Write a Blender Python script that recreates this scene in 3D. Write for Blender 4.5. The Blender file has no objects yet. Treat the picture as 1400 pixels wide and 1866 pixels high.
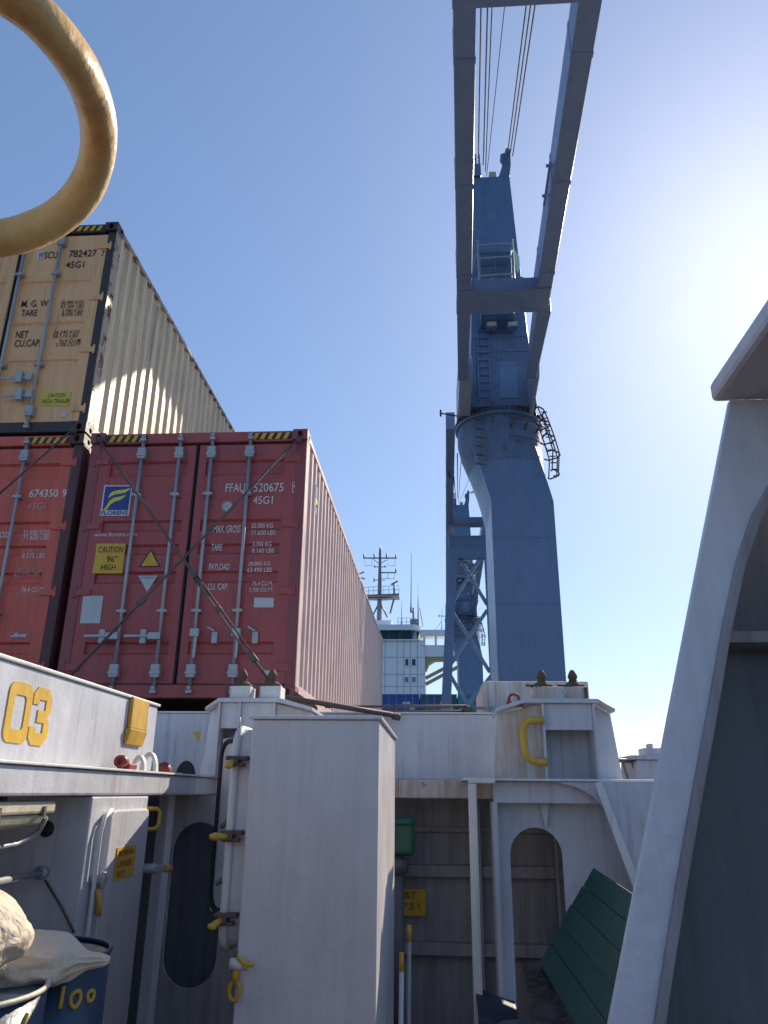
import bpy, bmesh, math, random
from mathutils import Vector, Matrix, Quaternion, noise
random.seed(7)
S = bpy.context.scene
C = S.collection
R = math.radians

# ------------------------------------------------------------------ camera, sky, sun, exposure
YAW, PITCH, ROLL, FPX = .0694, .3508, .0104, 1400.0
EYE = Vector((0, 0, 1.75))
_f = Vector((-math.sin(YAW)*math.cos(PITCH), math.cos(YAW)*math.cos(PITCH), math.sin(PITCH)))
_r = Vector((math.cos(YAW), math.sin(YAW), 0))
_u = _r.cross(_f)
_r, _u = _r*math.cos(ROLL)+_u*math.sin(ROLL), _u*math.cos(ROLL)-_r*math.sin(ROLL)
cam_d = bpy.data.cameras.new('camera')
cam = bpy.data.objects.new('camera', cam_d); C.objects.link(cam)
cam.matrix_world = Matrix(((_r.x, _u.x, -_f.x, EYE.x), (_r.y, _u.y, -_f.y, EYE.y), (_r.z, _u.z, -_f.z, EYE.z), (0, 0, 0, 1)))
cam_d.sensor_fit = 'HORIZONTAL'; cam_d.sensor_width = 36; cam_d.lens = 36.0*FPX/1400
cam_d.clip_start = .02; cam_d.clip_end = 20000
S.camera = cam

SUN_AZ, SUN_EL = R(28.6), R(34.0)
sun_dir = Vector((math.sin(SUN_AZ)*math.cos(SUN_EL), math.cos(SUN_AZ)*math.cos(SUN_EL), math.sin(SUN_EL)))
W = bpy.data.worlds.new('World'); S.world = W; W.use_nodes = True
nt = W.node_tree; nt.nodes.clear()
sky = nt.nodes.new('ShaderNodeTexSky'); sky.sky_type = 'NISHITA'; sky.sun_disc = False
sky.sun_elevation = SUN_EL; sky.sun_rotation = SUN_AZ
sky.altitude = 0; sky.air_density = 1.0; sky.dust_density = 0.48; sky.ozone_density = 6.5
bg = nt.nodes.new('ShaderNodeBackground'); bg.inputs['Strength'].default_value = .138
ow = nt.nodes.new('ShaderNodeOutputWorld')
gm = nt.nodes.new('ShaderNodeGamma'); gm.inputs[1].default_value = .70      # compresses the sky's brightness range
nt.links.new(sky.outputs[0], gm.inputs[0]); hs = nt.nodes.new('ShaderNodeHueSaturation'); hs.inputs['Saturation'].default_value = 1.08; hs.inputs['Hue'].default_value = .506
nt.links.new(gm.outputs[0], hs.inputs['Color']); nt.links.new(hs.outputs[0], bg.inputs[0]); nt.links.new(bg.outputs[0], ow.inputs[0])
sl = bpy.data.lights.new('sun', 'SUN'); sl.energy = 3.5; sl.angle = R(.5); sl.color = (1, .88, .70)
so = bpy.data.objects.new('sun', sl); C.objects.link(so)
so.rotation_mode = 'QUATERNION'; so.rotation_quaternion = sun_dir.to_track_quat('Z', 'Y'); so.location = (20, 40, 40)
S.view_settings.view_transform = 'Standard'; S.view_settings.look = 'None'
S.view_settings.exposure = 0.9; S.view_settings.gamma = 1.0; S.view_settings.use_curve_mapping = False

# ------------------------------------------------------------------ helpers
def ray(px, py): return _f*FPX+_r*(px-700)+_u*(933-py)
def at(px, py, y): d = ray(px, py); return EYE+d*(y/d.y)
def atx(px, py, x): d = ray(px, py); return EYE+d*(x/d.x)
def atd(px, py, dep): return EYE+ray(px, py)*(dep/FPX)

class MB:
    """collects verts and faces, links them as one mesh object"""
    def __init__(s): s.v = []; s.f = []; s.sm = []
    def add(s, vs, fs, smooth=False):
        b = len(s.v); s.v += [Vector(p) for p in vs]
        for f in fs: s.f.append([b+i for i in f]); s.sm.append(smooth)
        return s
    def box(s, x0, y0, z0, x1, y1, z1):
        x0, x1 = sorted((x0, x1)); y0, y1 = sorted((y0, y1)); z0, z1 = sorted((z0, z1))
        return s.add([(x0,y0,z0),(x1,y0,z0),(x1,y1,z0),(x0,y1,z0),(x0,y0,z1),(x1,y0,z1),(x1,y1,z1),(x0,y1,z1)],
              [(0,3,2,1),(4,5,6,7),(0,1,5,4),(1,2,6,5),(2,3,7,6),(3,0,4,7)])
    def hexa(s, a, b):
        """two quads a,b of 4 points joined"""
        return s.add(list(a)+list(b), [(0,1,2,3),(7,6,5,4),(0,4,5,1),(1,5,6,2),(2,6,7,3),(3,7,4,0)])
    def prism(s, poly, axis, a, b, smooth=False):
        """poly in the two other axes, extruded along axis from a to b"""
        def P(p, t):
            return (t, p[0], p[1]) if axis == 'x' else (p[0], t, p[1]) if axis == 'y' else (p[0], p[1], t)
        n = len(poly); vs = [P(p, a) for p in poly]+[P(p, b) for p in poly]
        s.add(vs, [list(range(n)), list(range(2*n-1, n-1, -1))])
        return s.add(vs, [(i, i+n, (i+1) % n+n, (i+1) % n) for i in range(n)], smooth)
    def bar(s, p, q, w, h, up=(0,0,1)):
        """square bar from p to q, width w across, height h"""
        p, q = Vector(p), Vector(q); d = (q-p).normalized(); u = Vector(up)
        if abs(d.dot(u)) > .98: u = Vector((0,1,0))
        sd = d.cross(u).normalized(); u = sd.cross(d)
        o = [sd*w/2-u*h/2, sd*w/2+u*h/2, -sd*w/2+u*h/2, -sd*w/2-u*h/2]
        return s.hexa([p+k for k in o], [q+k for k in o])
    def tube(s, pts, r, n=10, closed=False):
        pts = [Vector(p) for p in pts]; m = len(pts); vs = []; fs = []
        rr = r if isinstance(r, (list, tuple)) else [r]*m
        ref = None
        for i, p in enumerate(pts):
            if closed: t = pts[(i+1) % m]-pts[i-1]
            else: t = pts[min(i+1, m-1)]-pts[max(i-1, 0)]
            t.normalize()
            if ref is None:
                ref = Vector((0,0,1)) if abs(t.z) < .9 else Vector((0,1,0))
            a = (ref-t*ref.dot(t)).normalized(); b = t.cross(a); ref = a
            for k in range(n):
                c = 2*math.pi*k/n; vs.append(p+(a*math.cos(c)+b*math.sin(c))*rr[i])
        for i in range(m if closed else m-1):
            j = (i+1) % m
            for k in range(n): fs.append((i*n+k, i*n+(k+1) % n, j*n+(k+1) % n, j*n+k))
        s.add(vs, fs, True)
        if not closed: s.add([vs[k] for k in range(n)], [list(range(n-1, -1, -1))]); s.add(vs[-n:], [list(range(n))])
        return s
    def cyl(s, p, q, r, r2=None, n=12): return s.tube([p, q], [r, r if r2 is None else r2], n)
    def lathe(s, c, prof, n=24, axis='z'):
        """prof = [(r, h)], about a vertical axis through c"""
        c = Vector(c); vs = []; fs = []
        for r, h in prof:
            for k in range(n):
                a = 2*math.pi*k/n
                vs.append(c+Vector((r*math.cos(a), r*math.sin(a), h) if axis == 'z' else (r*math.cos(a), h, r*math.sin(a))))
        for i in range(len(prof)-1):
            for k in range(n): fs.append((i*n+k, i*n+(k+1) % n, (i+1)*n+(k+1) % n, (i+1)*n+k))
        return s.add(vs, fs, True)
    def holed(s, outer, inner, cen, axis, a, b, inner_smooth=True):
        """flat plate: polygon outer with a hole inner, both star-shaped about cen"""
        def hit(poly, ang):
            d = (math.cos(ang), math.sin(ang)); best = None
            for i in range(len(poly)):
                p, q = poly[i], poly[(i+1) % len(poly)]
                px, py = p[0]-cen[0], p[1]-cen[1]; ex, ey = q[0]-p[0], q[1]-p[1]
                den = d[0]*ey-d[1]*ex
                if abs(den) < 1e-12: continue
                t = (px*ey-py*ex)/den; u = (px*d[1]-py*d[0])/den
                if t > 1e-9 and -1e-6 <= u <= 1+1e-6 and (best is None or t > best): best = t
            return (cen[0]+d[0]*best, cen[1]+d[1]*best)
        angs = sorted(set(round(math.atan2(p[1]-cen[1], p[0]-cen[0]), 5) for p in list(outer)+list(inner)))
        O = [hit(outer, t) for t in angs]; I = [hit(inner, t) for t in angs]; n = len(angs)
        def P(p, t): return (t, p[0], p[1]) if axis == 'x' else (p[0], t, p[1]) if axis == 'y' else (p[0], p[1], t)
        vs = [P(p, a) for p in O]+[P(p, a) for p in I]+[P(p, b) for p in O]+[P(p, b) for p in I]
        fs = []; gi = []
        for i in range(n):
            j = (i+1) % n
            fs += [(i, j, n+j, n+i), (2*n+i, 3*n+i, 3*n+j, 2*n+j), (i, 2*n+i, 2*n+j, j)]
            gi.append((n+i, n+j, 3*n+j, 3*n+i))
        s.add(vs, fs); return s.add(vs, gi, inner_smooth)
    def build(s, name, mat, parent=None, bevel=0, fix=True, seg=2):
        me = bpy.data.meshes.new(name)
        lo = Vector((min(v.x for v in s.v), min(v.y for v in s.v), min(v.z for v in s.v)))
        hi = Vector((max(v.x for v in s.v), max(v.y for v in s.v), max(v.z for v in s.v)))
        org = Vector(((lo.x+hi.x)/2, (lo.y+hi.y)/2, lo.z))
        me.from_pydata([v-org for v in s.v], [], s.f)
        me.polygons.foreach_set('use_smooth', s.sm)
        if fix:
            bm = bmesh.new(); bm.from_mesh(me); bmesh.ops.remove_doubles(bm, verts=bm.verts, dist=1e-6)
            bmesh.ops.recalc_face_normals(bm, faces=bm.faces); bm.to_mesh(me); bm.free()
        me.materials.append(mat); me.update()
        o = bpy.data.objects.new(name, me); C.objects.link(o)
        o.location = org; o['w'] = list(org)
        if parent is not None:
            o.parent = parent; o.location = org-Vector(parent['w'])
        if bevel:
            b = o.modifiers.new('bevel', 'BEVEL'); b.width = bevel; b.segments = seg; b.limit_method = 'ANGLE'; b.angle_limit = R(35)
        return o

def tag(o, label, cat, group=None):
    o['label'] = label; o['category'] = cat
    if group: o['group'] = group
    return o
def struct(o): o['kind'] = 'structure'; return o
def thing(name, loc, label, cat, group=None):
    o = bpy.data.objects.new(name, None); C.objects.link(o); o.location = loc; o['w'] = list(loc)
    o.empty_display_size = .2
    return tag(o, label, cat, group)
def copy_tree(o, parent=None):
    c = o.copy(); C.objects.link(c); c.parent = parent
    for ch in [x for x in bpy.data.objects if x.parent == o]: copy_tree(ch, c)
    return c

_fonts = {}
def text(parent, body, org, size, mat, face='-y', sx=.72, name='lettering', width=None, bold=0, align='LEFT', off=.004, shear=0):
    """flat lettering standing on a vertical face; org is its lower left corner"""
    cu = bpy.data.curves.new('t', 'FONT'); cu.body = body; cu.size = 1; cu.resolution_u = 3; cu.align_x = align
    cu.offset = bold; cu.shear = shear
    to = bpy.data.objects.new('t', cu)
    me = bpy.data.meshes.new_from_object(to)
    bpy.data.objects.remove(to)
    ys = [v.co.y for v in me.vertices]; xs = [v.co.x for v in me.vertices]
    k = size/.729                       # cap height of the built-in font
    if width: sx = width/((max(xs)-min(xs))*k)
    org = Vector(org)
    X, N = {'-y': (Vector((1,0,0)), Vector((0,-1,0))), '+x': (Vector((0,1,0)), Vector((1,0,0)))}[face]
    for v in me.vertices:
        v.co = X*((v.co.x-(min(xs) if align == 'LEFT' else 0))*k*sx)+Vector((0,0,1))*v.co.y*k+N*off
    me.name = name; me.materials.clear(); me.materials.append(mat)
    o = bpy.data.objects.new(name, me); C.objects.link(o)
    o.parent = parent; o.location = org-Vector(parent['w']); o['w'] = list(org)
    return o

# ------------------------------------------------------------------ materials
def N(t, kind, **kw):
    n = t.nodes.new(kind)
    for k, v in kw.items(): setattr(n, k, v)
    return n
def paint(name, col, rough=.45, var=.10, streak=.12, rust=0.0, rustcol=(.16,.06,.025), bump=.25, metal=0.0, spec=.5, rscale=5.0,
          dirt=0.0, dirtcol=(.10,.09,.08), fine=60.0, drip=0.0, dripcol=(.20,.10,.045)):
    m = bpy.data.materials.new(name); m.use_nodes = True; t = m.node_tree; L = t.links.new
    b = t.nodes['Principled BSDF']; b.inputs['Metallic'].default_value = metal
    b.inputs['Specular IOR Level'].default_value = spec
    tc = N(t, 'ShaderNodeTexCoord'); ge = N(t, 'ShaderNodeNewGeometry')
    n1 = N(t, 'ShaderNodeTexNoise'); n1.inputs['Scale'].default_value = 2.3; n1.inputs['Detail'].default_value = 7; n1.inputs['Roughness'].default_value = .65
    L(ge.outputs['Position'], n1.inputs['Vector'])
    mp = N(t, 'ShaderNodeMapping'); mp.inputs['Scale'].default_value = (9, 9, .7); L(ge.outputs['Position'], mp.inputs[0])
    n2 = N(t, 'ShaderNodeTexNoise'); n2.inputs['Scale'].default_value = 1.5; n2.inputs['Detail'].default_value = 5; L(mp.outputs[0], n2.inputs['Vector'])
    def rng(sock, a, c, lo, hi):
        r = N(t, 'ShaderNodeMapRange'); r.inputs[1].default_value = a; r.inputs[2].default_value = c; r.inputs[3].default_value = lo; r.inputs[4].default_value = hi
        L(sock, r.inputs[0]); return r.outputs[0]
    def mul(a, c):
        x = N(t, 'ShaderNodeMath', operation='MULTIPLY'); L(a, x.inputs[0]); L(c, x.inputs[1]); return x.outputs[0]
    k = mul(rng(n1.outputs[0], .3, .7, 1-var, 1+var), rng(n2.outputs[0], .5, .75, 1, 1-streak))
    vm = N(t, 'ShaderNodeVectorMath', operation='SCALE'); vm.inputs[0].default_value = col; L(k, vm.inputs[3])
    colour = vm.outputs[0]
    def mix(fac, a, c):
        x = N(t, 'ShaderNodeMix', data_type='RGBA'); L(fac, x.inputs[0]); L(a, x.inputs[6])
        if isinstance(c, tuple): x.inputs[7].default_value = (*c, 1)
        else: L(c, x.inputs[7])
        return x.outputs[2]
    rgh = rng(n1.outputs[0], .3, .7, max(.05, rough-.08), min(1, rough+.1))
    if dirt:
        n4 = N(t, 'ShaderNodeTexNoise'); n4.inputs['Scale'].default_value = 1.7; n4.inputs['Detail'].default_value = 9; n4.inputs['Roughness'].default_value = .72
        L(mp.outputs[0], n4.inputs['Vector'])
        colour = mix(rng(n4.outputs[0], .42, .70, 0, dirt), colour, dirtcol)
    if rust:
        n3 = N(t, 'ShaderNodeTexNoise'); n3.inputs['Scale'].default_value = rscale; n3.inputs['Detail'].default_value = 10; n3.inputs['Roughness'].default_value = .7
        L(ge.outputs['Position'], n3.inputs['Vector'])
        a = .78-.45*rust
        f = rng(n3.outputs[0], a, a+.07, 0, .9)
        colour = mix(f, colour, rustcol)
        x = N(t, 'ShaderNodeMix'); L(f, x.inputs[0]); L(rgh, x.inputs[2]); x.inputs[3].default_value = .9; rgh = x.outputs[0]
    if drip:
        md = N(t, 'ShaderNodeMapping'); md.inputs['Scale'].default_value = (26, 26, 1.1); L(ge.outputs['Position'], md.inputs[0])
        n7 = N(t, 'ShaderNodeTexNoise'); n7.inputs['Scale'].default_value = 1.0; n7.inputs['Detail'].default_value = 6; n7.inputs['Roughness'].default_value = .6; L(md.outputs[0], n7.inputs['Vector'])
        n8 = N(t, 'ShaderNodeTexNoise'); n8.inputs['Scale'].default_value = 1.6; n8.inputs['Detail'].default_value = 3; L(ge.outputs['Position'], n8.inputs['Vector'])
        colour = mix(mul(rng(n7.outputs[0], .52, .66, 0, drip), rng(n8.outputs[0], .42, .60, 0, 1)), colour, dripcol)
    L(colour, b.inputs['Base Color']); L(rgh, b.inputs['Roughness'])
    n5 = N(t, 'ShaderNodeTexNoise'); n5.inputs['Scale'].default_value = fine; n5.inputs['Detail'].default_value = 4; L(ge.outputs['Position'], n5.inputs['Vector'])
    n6 = N(t, 'ShaderNodeTexNoise'); n6.inputs['Scale'].default_value = 4; n6.inputs['Detail'].default_value = 2; L(ge.outputs['Position'], n6.inputs['Vector'])
    s5 = N(t, 'ShaderNodeMath', operation='MULTIPLY_ADD'); s5.inputs[1].default_value = 6; L(n6.outputs[0], s5.inputs[0]); L(n5.outputs[0], s5.inputs[2])
    bp = N(t, 'ShaderNodeBump'); bp.inputs['Strength'].default_value = bump; bp.inputs['Distance'].default_value = .006
    L(s5.outputs[0], bp.inputs['Height']); L(bp.outputs[0], b.inputs['Normal'])
    return m
def glass(name, col, rough=.05):
    m = paint(name, col, rough=rough, var=.05, streak=.1, bump=.02, spec=.8); return m

G = paint('grey_ship_paint', (.56,.565,.615), rough=.42, dirt=.20, dirtcol=(.25,.24,.22), rust=.10, rscale=3.5, drip=.35)
GL = paint('grey_locker_paint', (.66,.615,.62), rough=.36, var=.06, streak=.04, dirt=.28, dirtcol=(.38,.35,.34), bump=.3, drip=.10, dripcol=(.30,.27,.25))
GR = paint('grey_rust_streaked', (.56,.555,.58), rough=.5, dirt=.7, dirtcol=(.30,.19,.09), rust=.18, rscale=4, drip=.9)
GRX = paint('rust_run_grey', (.56,.54,.52), rough=.6, dirt=.95, dirtcol=(.40,.22,.09), rust=.42, rscale=5, drip=1.0, dripcol=(.24,.095,.035))
GD = paint('shade_and_dark_grey_paint', (.33,.33,.355), rough=.5, dirt=.6, dirtcol=(.09,.09,.10), rust=.12, drip=.2)  # ship grey darkened for shaded bulkheads and recesses; also plain dark parts
WH = paint('white_steel_paint', (.68,.68,.67), rough=.45, dirt=.15, dirtcol=(.35,.30,.24), drip=.3)
DK = paint('recess_shade_and_dark_gear', (.13,.14,.17), rough=.55, dirt=.5, dirtcol=(.05,.05,.05))  # recess shade put into a dark colour; also used on dark gear
CR = paint('crane_blue_grey', (.125,.205,.35), rough=.36, var=.10, streak=.06, dirt=.22, dirtcol=(.10,.09,.09), rust=.06, bump=.1, drip=.25, dripcol=(.09,.085,.085))
JB = paint('jib_grey_paint', (.18,.235,.38), rough=.35, var=.12, streak=.1, rust=.08, bump=.1, drip=.3, dripcol=(.08,.08,.085))
CF = paint('flank_sheen_and_bracket_paint', (.33,.39,.49), rough=.35, dirt=.3)  # sky reflection on the flank put into the colour; also pale brackets
STEEL = paint('galvanised_steel', (.38,.385,.40), rough=.42, metal=.35, bump=.1)
RUST = paint('rusty_iron', (.13,.075,.05), rough=.85, var=.3, streak=.2, rust=.45, rustcol=(.22,.085,.035), bump=.8)
BROWN = paint('lashing_steel', (.115,.085,.075), rough=.7, var=.3, rust=.25, bump=.5)
CRR = paint('crane_rusted_paint', (.11,.175,.30), rough=.5, var=.15, streak=.15, dirt=.6, dirtcol=(.085,.075,.075), rust=.44, rustcol=(.085,.065,.065), rscale=3.0, drip=.6, dripcol=(.12,.08,.07))
BLACK = paint('black_rubber', (.018,.019,.022), rough=.6, var=.2)
WIRE = paint('greased_wire', (.02,.02,.025), rough=.9, spec=.1, bump=0)
BRC = paint('trestle_brace_paint', (.20,.27,.39), rough=.4)
YEL = paint('yellow_paint', (.62,.38,.045), rough=.45, var=.12, dirt=.4, dirtcol=(.35,.15,.03), rust=.05)
YELR = paint('yellow_ring_paint', (.82,.52,.19), rough=.27, var=.10, streak=.05, dirt=.6, dirtcol=(.46,.24,.09), rust=.12, rscale=24, bump=.5, fine=40)
SIGNY = paint('sign_yellow', (.66,.40,.03), rough=.5, var=.06, dirt=.3, dirtcol=(.4,.2,.03))
RED = paint('red_paint', (.30,.035,.035), rough=.5, var=.2, dirt=.4, dirtcol=(.08,.03,.02))
REDDECK = paint('red_deck_paint', (.075,.035,.032), rough=.6, var=.2, dirt=.6)
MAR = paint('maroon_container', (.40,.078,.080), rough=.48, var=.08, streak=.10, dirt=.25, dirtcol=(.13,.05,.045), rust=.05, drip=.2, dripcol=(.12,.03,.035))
MARS = paint('pale_maroon_side', (.66,.44,.39), rough=.42, var=.10, streak=.2, dirt=.55, dirtcol=(.36,.22,.19), rust=.10)  # paler and pinker than the door maroon
MARD = paint('maroon_frame', (.29,.065,.075), rough=.5, dirt=.4, rust=.10)
ORA = paint('orange_container', (.66,.12,.08), rough=.5, var=.10, streak=.15, dirt=.4, dirtcol=(.25,.06,.05), rust=.08, drip=.3, dripcol=(.16,.05,.04))
ORAD = paint('orange_frame_dark', (.10,.03,.035), rough=.55, dirt=.5, rust=.2)
TAN = paint('tan_container', (.84,.46,.21), rough=.45, var=.07, streak=.08, dirt=.25, dirtcol=(.28,.19,.10), rust=.10, rustcol=(.09,.035,.02), drip=.35, dripcol=(.13,.075,.035))
TANS = paint('tan_side', (.66,.53,.33), rough=.36, var=.10, streak=.22, dirt=.6, dirtcol=(.30,.22,.13), rust=.30, rustcol=(.13,.06,.035), rscale=1.6, drip=.5, dripcol=(.17,.10,.05))
TAND = paint('tan_frame_dark', (.045,.03,.035), rough=.5, var=.2, rust=.35, rustcol=(.14,.06,.04))
TANP = paint('tan_post', (.34,.26,.17), rough=.4, var=.1, rust=.60, rustcol=(.09,.04,.03), rscale=7)
WTXT = paint('white_lettering', (.66,.66,.64), rough=.6, var=.1, streak=.2)
WFADE = paint('faded_lettering', (.50,.30,.27), rough=.6, var=.15, streak=.4)
BTXT = paint('black_lettering', (.025,.02,.02), rough=.6)
BLUE = paint('logo_blue', (.02,.055,.24), rough=.5)
LYEL = paint('logo_yellow', (.72,.60,.06), rough=.5)
PAPER = paint('pale_sticker', (.52,.53,.54), rough=.6)
BLC = paint('blue_container', (.012,.085,.34), rough=.45, streak=.2)
BLC2 = paint('dull_blue_container', (.03,.09,.19), rough=.45, streak=.2)
TEAL = paint('teal_container', (.03,.24,.26), rough=.45, streak=.2)
SUP = paint('superstructure_white', (.80,.82,.84), rough=.5, var=.04, streak=.06)
SUPD = paint('superstructure_seam', (.38,.44,.50), rough=.6)
SUPB = paint('wing_underside', (.42,.33,.20), rough=.6)
GLS = paint('dark_window_glass', (.025,.075,.095), rough=.25, var=.1, bump=0, spec=.25)
GLL = glass('cab_glass', (.05,.10,.16), .08)
GLG = glass('green_glass', (.55,.80,.55), .15)
MAST = paint('mast_grey', (.20,.21,.24), rough=.5)
DRUM = paint('blue_drum_paint', (.010,.036,.085), rough=.4, var=.15, dirt=.3, dirtcol=(.03,.03,.04), rust=.06)
GREENP = paint('green_plank_paint', (.013,.088,.07), rough=.5, var=.2, streak=.2, dirt=.4, dirtcol=(.03,.05,.05))
GREENB = paint('green_box_paint', (.015,.11,.075), rough=.45)
CREAM = paint('cream_plastic', (.55,.52,.40), rough=.5, dirt=.5, dirtcol=(.30,.20,.10))
NAVY = paint('navy_tarpaulin', (.02,.025,.05), rough=.45)
SEA = paint('sea_water', (.02,.06,.09), rough=.15, bump=.6, fine=1.5)

def sackmat():
    m = paint('woven_sack', (.64,.53,.40), rough=.7, var=.12, streak=.05, dirt=.4, dirtcol=(.42,.31,.20), bump=.25, fine=220)
    t = m.node_tree; L = t.links.new                     # creased woven plastic
    bp = [n for n in t.nodes if n.type == 'BUMP'][0]; b = t.nodes['Principled BSDF']
    ge = N(t, 'ShaderNodeNewGeometry'); mp = N(t, 'ShaderNodeMapping'); mp.inputs['Scale'].default_value = (7,16,16); mp.inputs['Rotation'].default_value = (.3,.5,.4); L(ge.outputs['Position'], mp.inputs[0])
    v = N(t, 'ShaderNodeTexNoise'); v.inputs['Scale'].default_value = 1.3; v.inputs['Detail'].default_value = 5; v.inputs['Distortion'].default_value = 1.6; L(mp.outputs[0], v.inputs['Vector'])
    b2 = N(t, 'ShaderNodeBump'); b2.inputs['Strength'].default_value = .45; b2.inputs['Distance'].default_value = .03
    L(v.outputs[0], b2.inputs['Height']); L(bp.outputs[0], b2.inputs['Normal']); L(b2.outputs[0], b.inputs['Normal'])
    return m
SACK = sackmat()

# ------------------------------------------------------------------ water and deck
wt = MB(); wt.add([(-6000,-6000,-8),(6000,-6000,-8),(6000,6000,-8),(-6000,6000,-8)], [(0,1,2,3)])
struct(wt.build('water', SEA))
dk = MB(); dk.box(-12,-12,-.4, 4.2,110,-.02)
struct(dk.build('deck', REDDECK))
hl = MB(); hl.box(-12.3,-14,-9,-12.0,112,-.1).box(4.2,-14,-9,4.4,112,-.1)
struct(hl.build('hull', GD))

# ------------------------------------------------------------------ hatch coaming on the left and across
YC = 6.6                                # transverse coaming
co = thing('hatch_coaming', (-1.6, 2, 0), 'grey steel hatch coaming ledge running along the left and across below the containers', 'coaming')
m = MB(); m.box(-3.2,-6,1.725,-1.6,5.9,1.838); m.build('ledge', G, co, .012)
m = MB(); m.box(-3.2,-6,1.840,-1.585,5.9,1.852); m.build('ledge_lip', WH, co, .003)
m = MB(); m.box(-2.9,6.25,1.715,3.4,6.9,1.85); m.build('cross_ledge', GRX, co, .01)  # hidden right end lengthened to keep sun off the gear below the arch
m = MB(); m.box(-3.0,YC,1.853,1.2,YC+.14,2.372); m.build('coaming_wall', G, co, .01)
m = MB(); m.box(-3.0,YC-.012,2.373,1.2,YC+.2,2.387); m.build('coaming_lip', WH, co, .003)
m = MB(); m.box(-2.95,6.95,0,3.6,7.05,1.712); m.build('bulkhead', GD, co)  # carried on to the right, out of view, to stop a sun leak
m = MB(); m.box(-2.45,-6,0,-2.40,3.719,1.724); m.build('unseen_light_block', GD, co)  # unseen wall added to keep light from entering under the ledge
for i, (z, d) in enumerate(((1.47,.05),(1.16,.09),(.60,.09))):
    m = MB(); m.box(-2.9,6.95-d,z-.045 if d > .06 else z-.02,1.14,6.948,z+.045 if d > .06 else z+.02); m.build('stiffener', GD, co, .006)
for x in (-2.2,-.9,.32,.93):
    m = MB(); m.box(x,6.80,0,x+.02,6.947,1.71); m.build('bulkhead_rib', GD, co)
# drain hole and small yellow patch on the coaming wall
p = at(338,1411,YC-.004)
m = MB(); m.prism([(p.x+.085*math.cos(R(k)),1.8525+.135*math.sin(R(k))) for k in range(0,181,15)], 'y', YC-.006, YC-.002); m.build('drain_hole', BLACK, co)
a, b, c = at(353,1333,YC-.003), at(366,1333,YC-.003), at(361,1354,YC-.003)
m = MB(); m.prism([(a.x,a.z),(b.x,b.z),(c.x,c.z)], 'y', YC-.003, YC-.006); m.build('yellow_mark', SIGNY, co)

hc = thing('hatch_cover', (-1.75, 2, 1.853), 'grey hatch cover side panel with big yellow 03 above the ledge', 'hatch cover')
m = MB(); m.box(-7,-6,1.853,-1.75,4.86,2.245); m.build('side_panel', G, hc, .012)
m = MB(); m.box(-7,-6,2.246,-1.738,4.87,2.262); m.build('top_plate', WH, hc, .004)
def rrect(y0, y1, z0, z1, r, n=4):
    out = []
    for cy_, cz_, a0 in ((y1-r,z1-r,0),(y0+r,z1-r,90),(y0+r,z0+r,180),(y1-r,z0+r,270)):
        for k in range(n+1): a = R(a0+90*k/n); out.append((cy_+r*math.cos(a),cz_+r*math.sin(a)))
    return out
a0, a1 = atx(3,1330,-1.75), atx(50,1330,-1.75)
y0, y1, zl, zh = a0.y+.005, a1.y-.005, 1.93, 2.175
sw = .052
m = MB(); m.holed(rrect(y0,y1,zl,zh,.045), rrect(y0+sw*.9,y1-sw*.9,zl+sw,zh-sw,.02), ((y0+y1)/2,(zl+zh)/2), 'x', -1.7495, -1.7455, False); m.build('painted_digit', SIGNY, hc)
a0, a1 = atx(49,1331,-1.75), atx(87,1331,-1.75)
y0, y1 = a0.y+.01, a1.y-.005
zm = (zl+zh)/2
P3 = [(y0,zh-.03),(y0+.03,zh),(y1-.04,zh),(y1,zh-.04),(y1,zm+.03),(y1-.025,zm),(y1,zm-.03),(y1,zl+.04),(y1-.04,zl),(y0+.03,zl),(y0,zl+.03),(y0,zl+.075),(y0+sw,zl+.075),(y0+sw,zl+sw),(y1-sw,zl+sw),(y1-sw,zm-sw/2),(y0+sw,zm-sw/2),(y0+sw,zm+sw/2),(y1-sw,zm+sw/2),(y1-sw,zh-sw),(y0+sw,zh-sw),(y0+sw,zh-.075),(y0,zh-.075)]
m = MB(); m.prism(P3, 'x', -1.7495, -1.7455); m.build('painted_digit', SIGNY, hc)
m = MB(); m.box(-1.749,4.38,2.08,-1.725,4.64,2.255)
m.hexa([(-1.749,4.36,1.99),(-1.735,4.36,1.99),(-1.735,4.62,1.99),(-1.749,4.62,1.99)], [(-1.749,4.36,2.079),(-1.715,4.37,2.079),(-1.715,4.63,2.079),(-1.749,4.64,2.079)])
m.build('yellow_bracket', paint('rusty_yellow', (.60,.36,.04), rough=.55, var=.15, dirt=.6, dirtcol=(.36,.15,.03), rust=.15, drip=.9, dripcol=(.25,.10,.02)), hc, .006)
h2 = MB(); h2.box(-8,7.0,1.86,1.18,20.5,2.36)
tag(h2.build('cargo_hatch', GD), 'low grey hatch cover in shadow underneath the maroon container', 'hatch cover')

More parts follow.
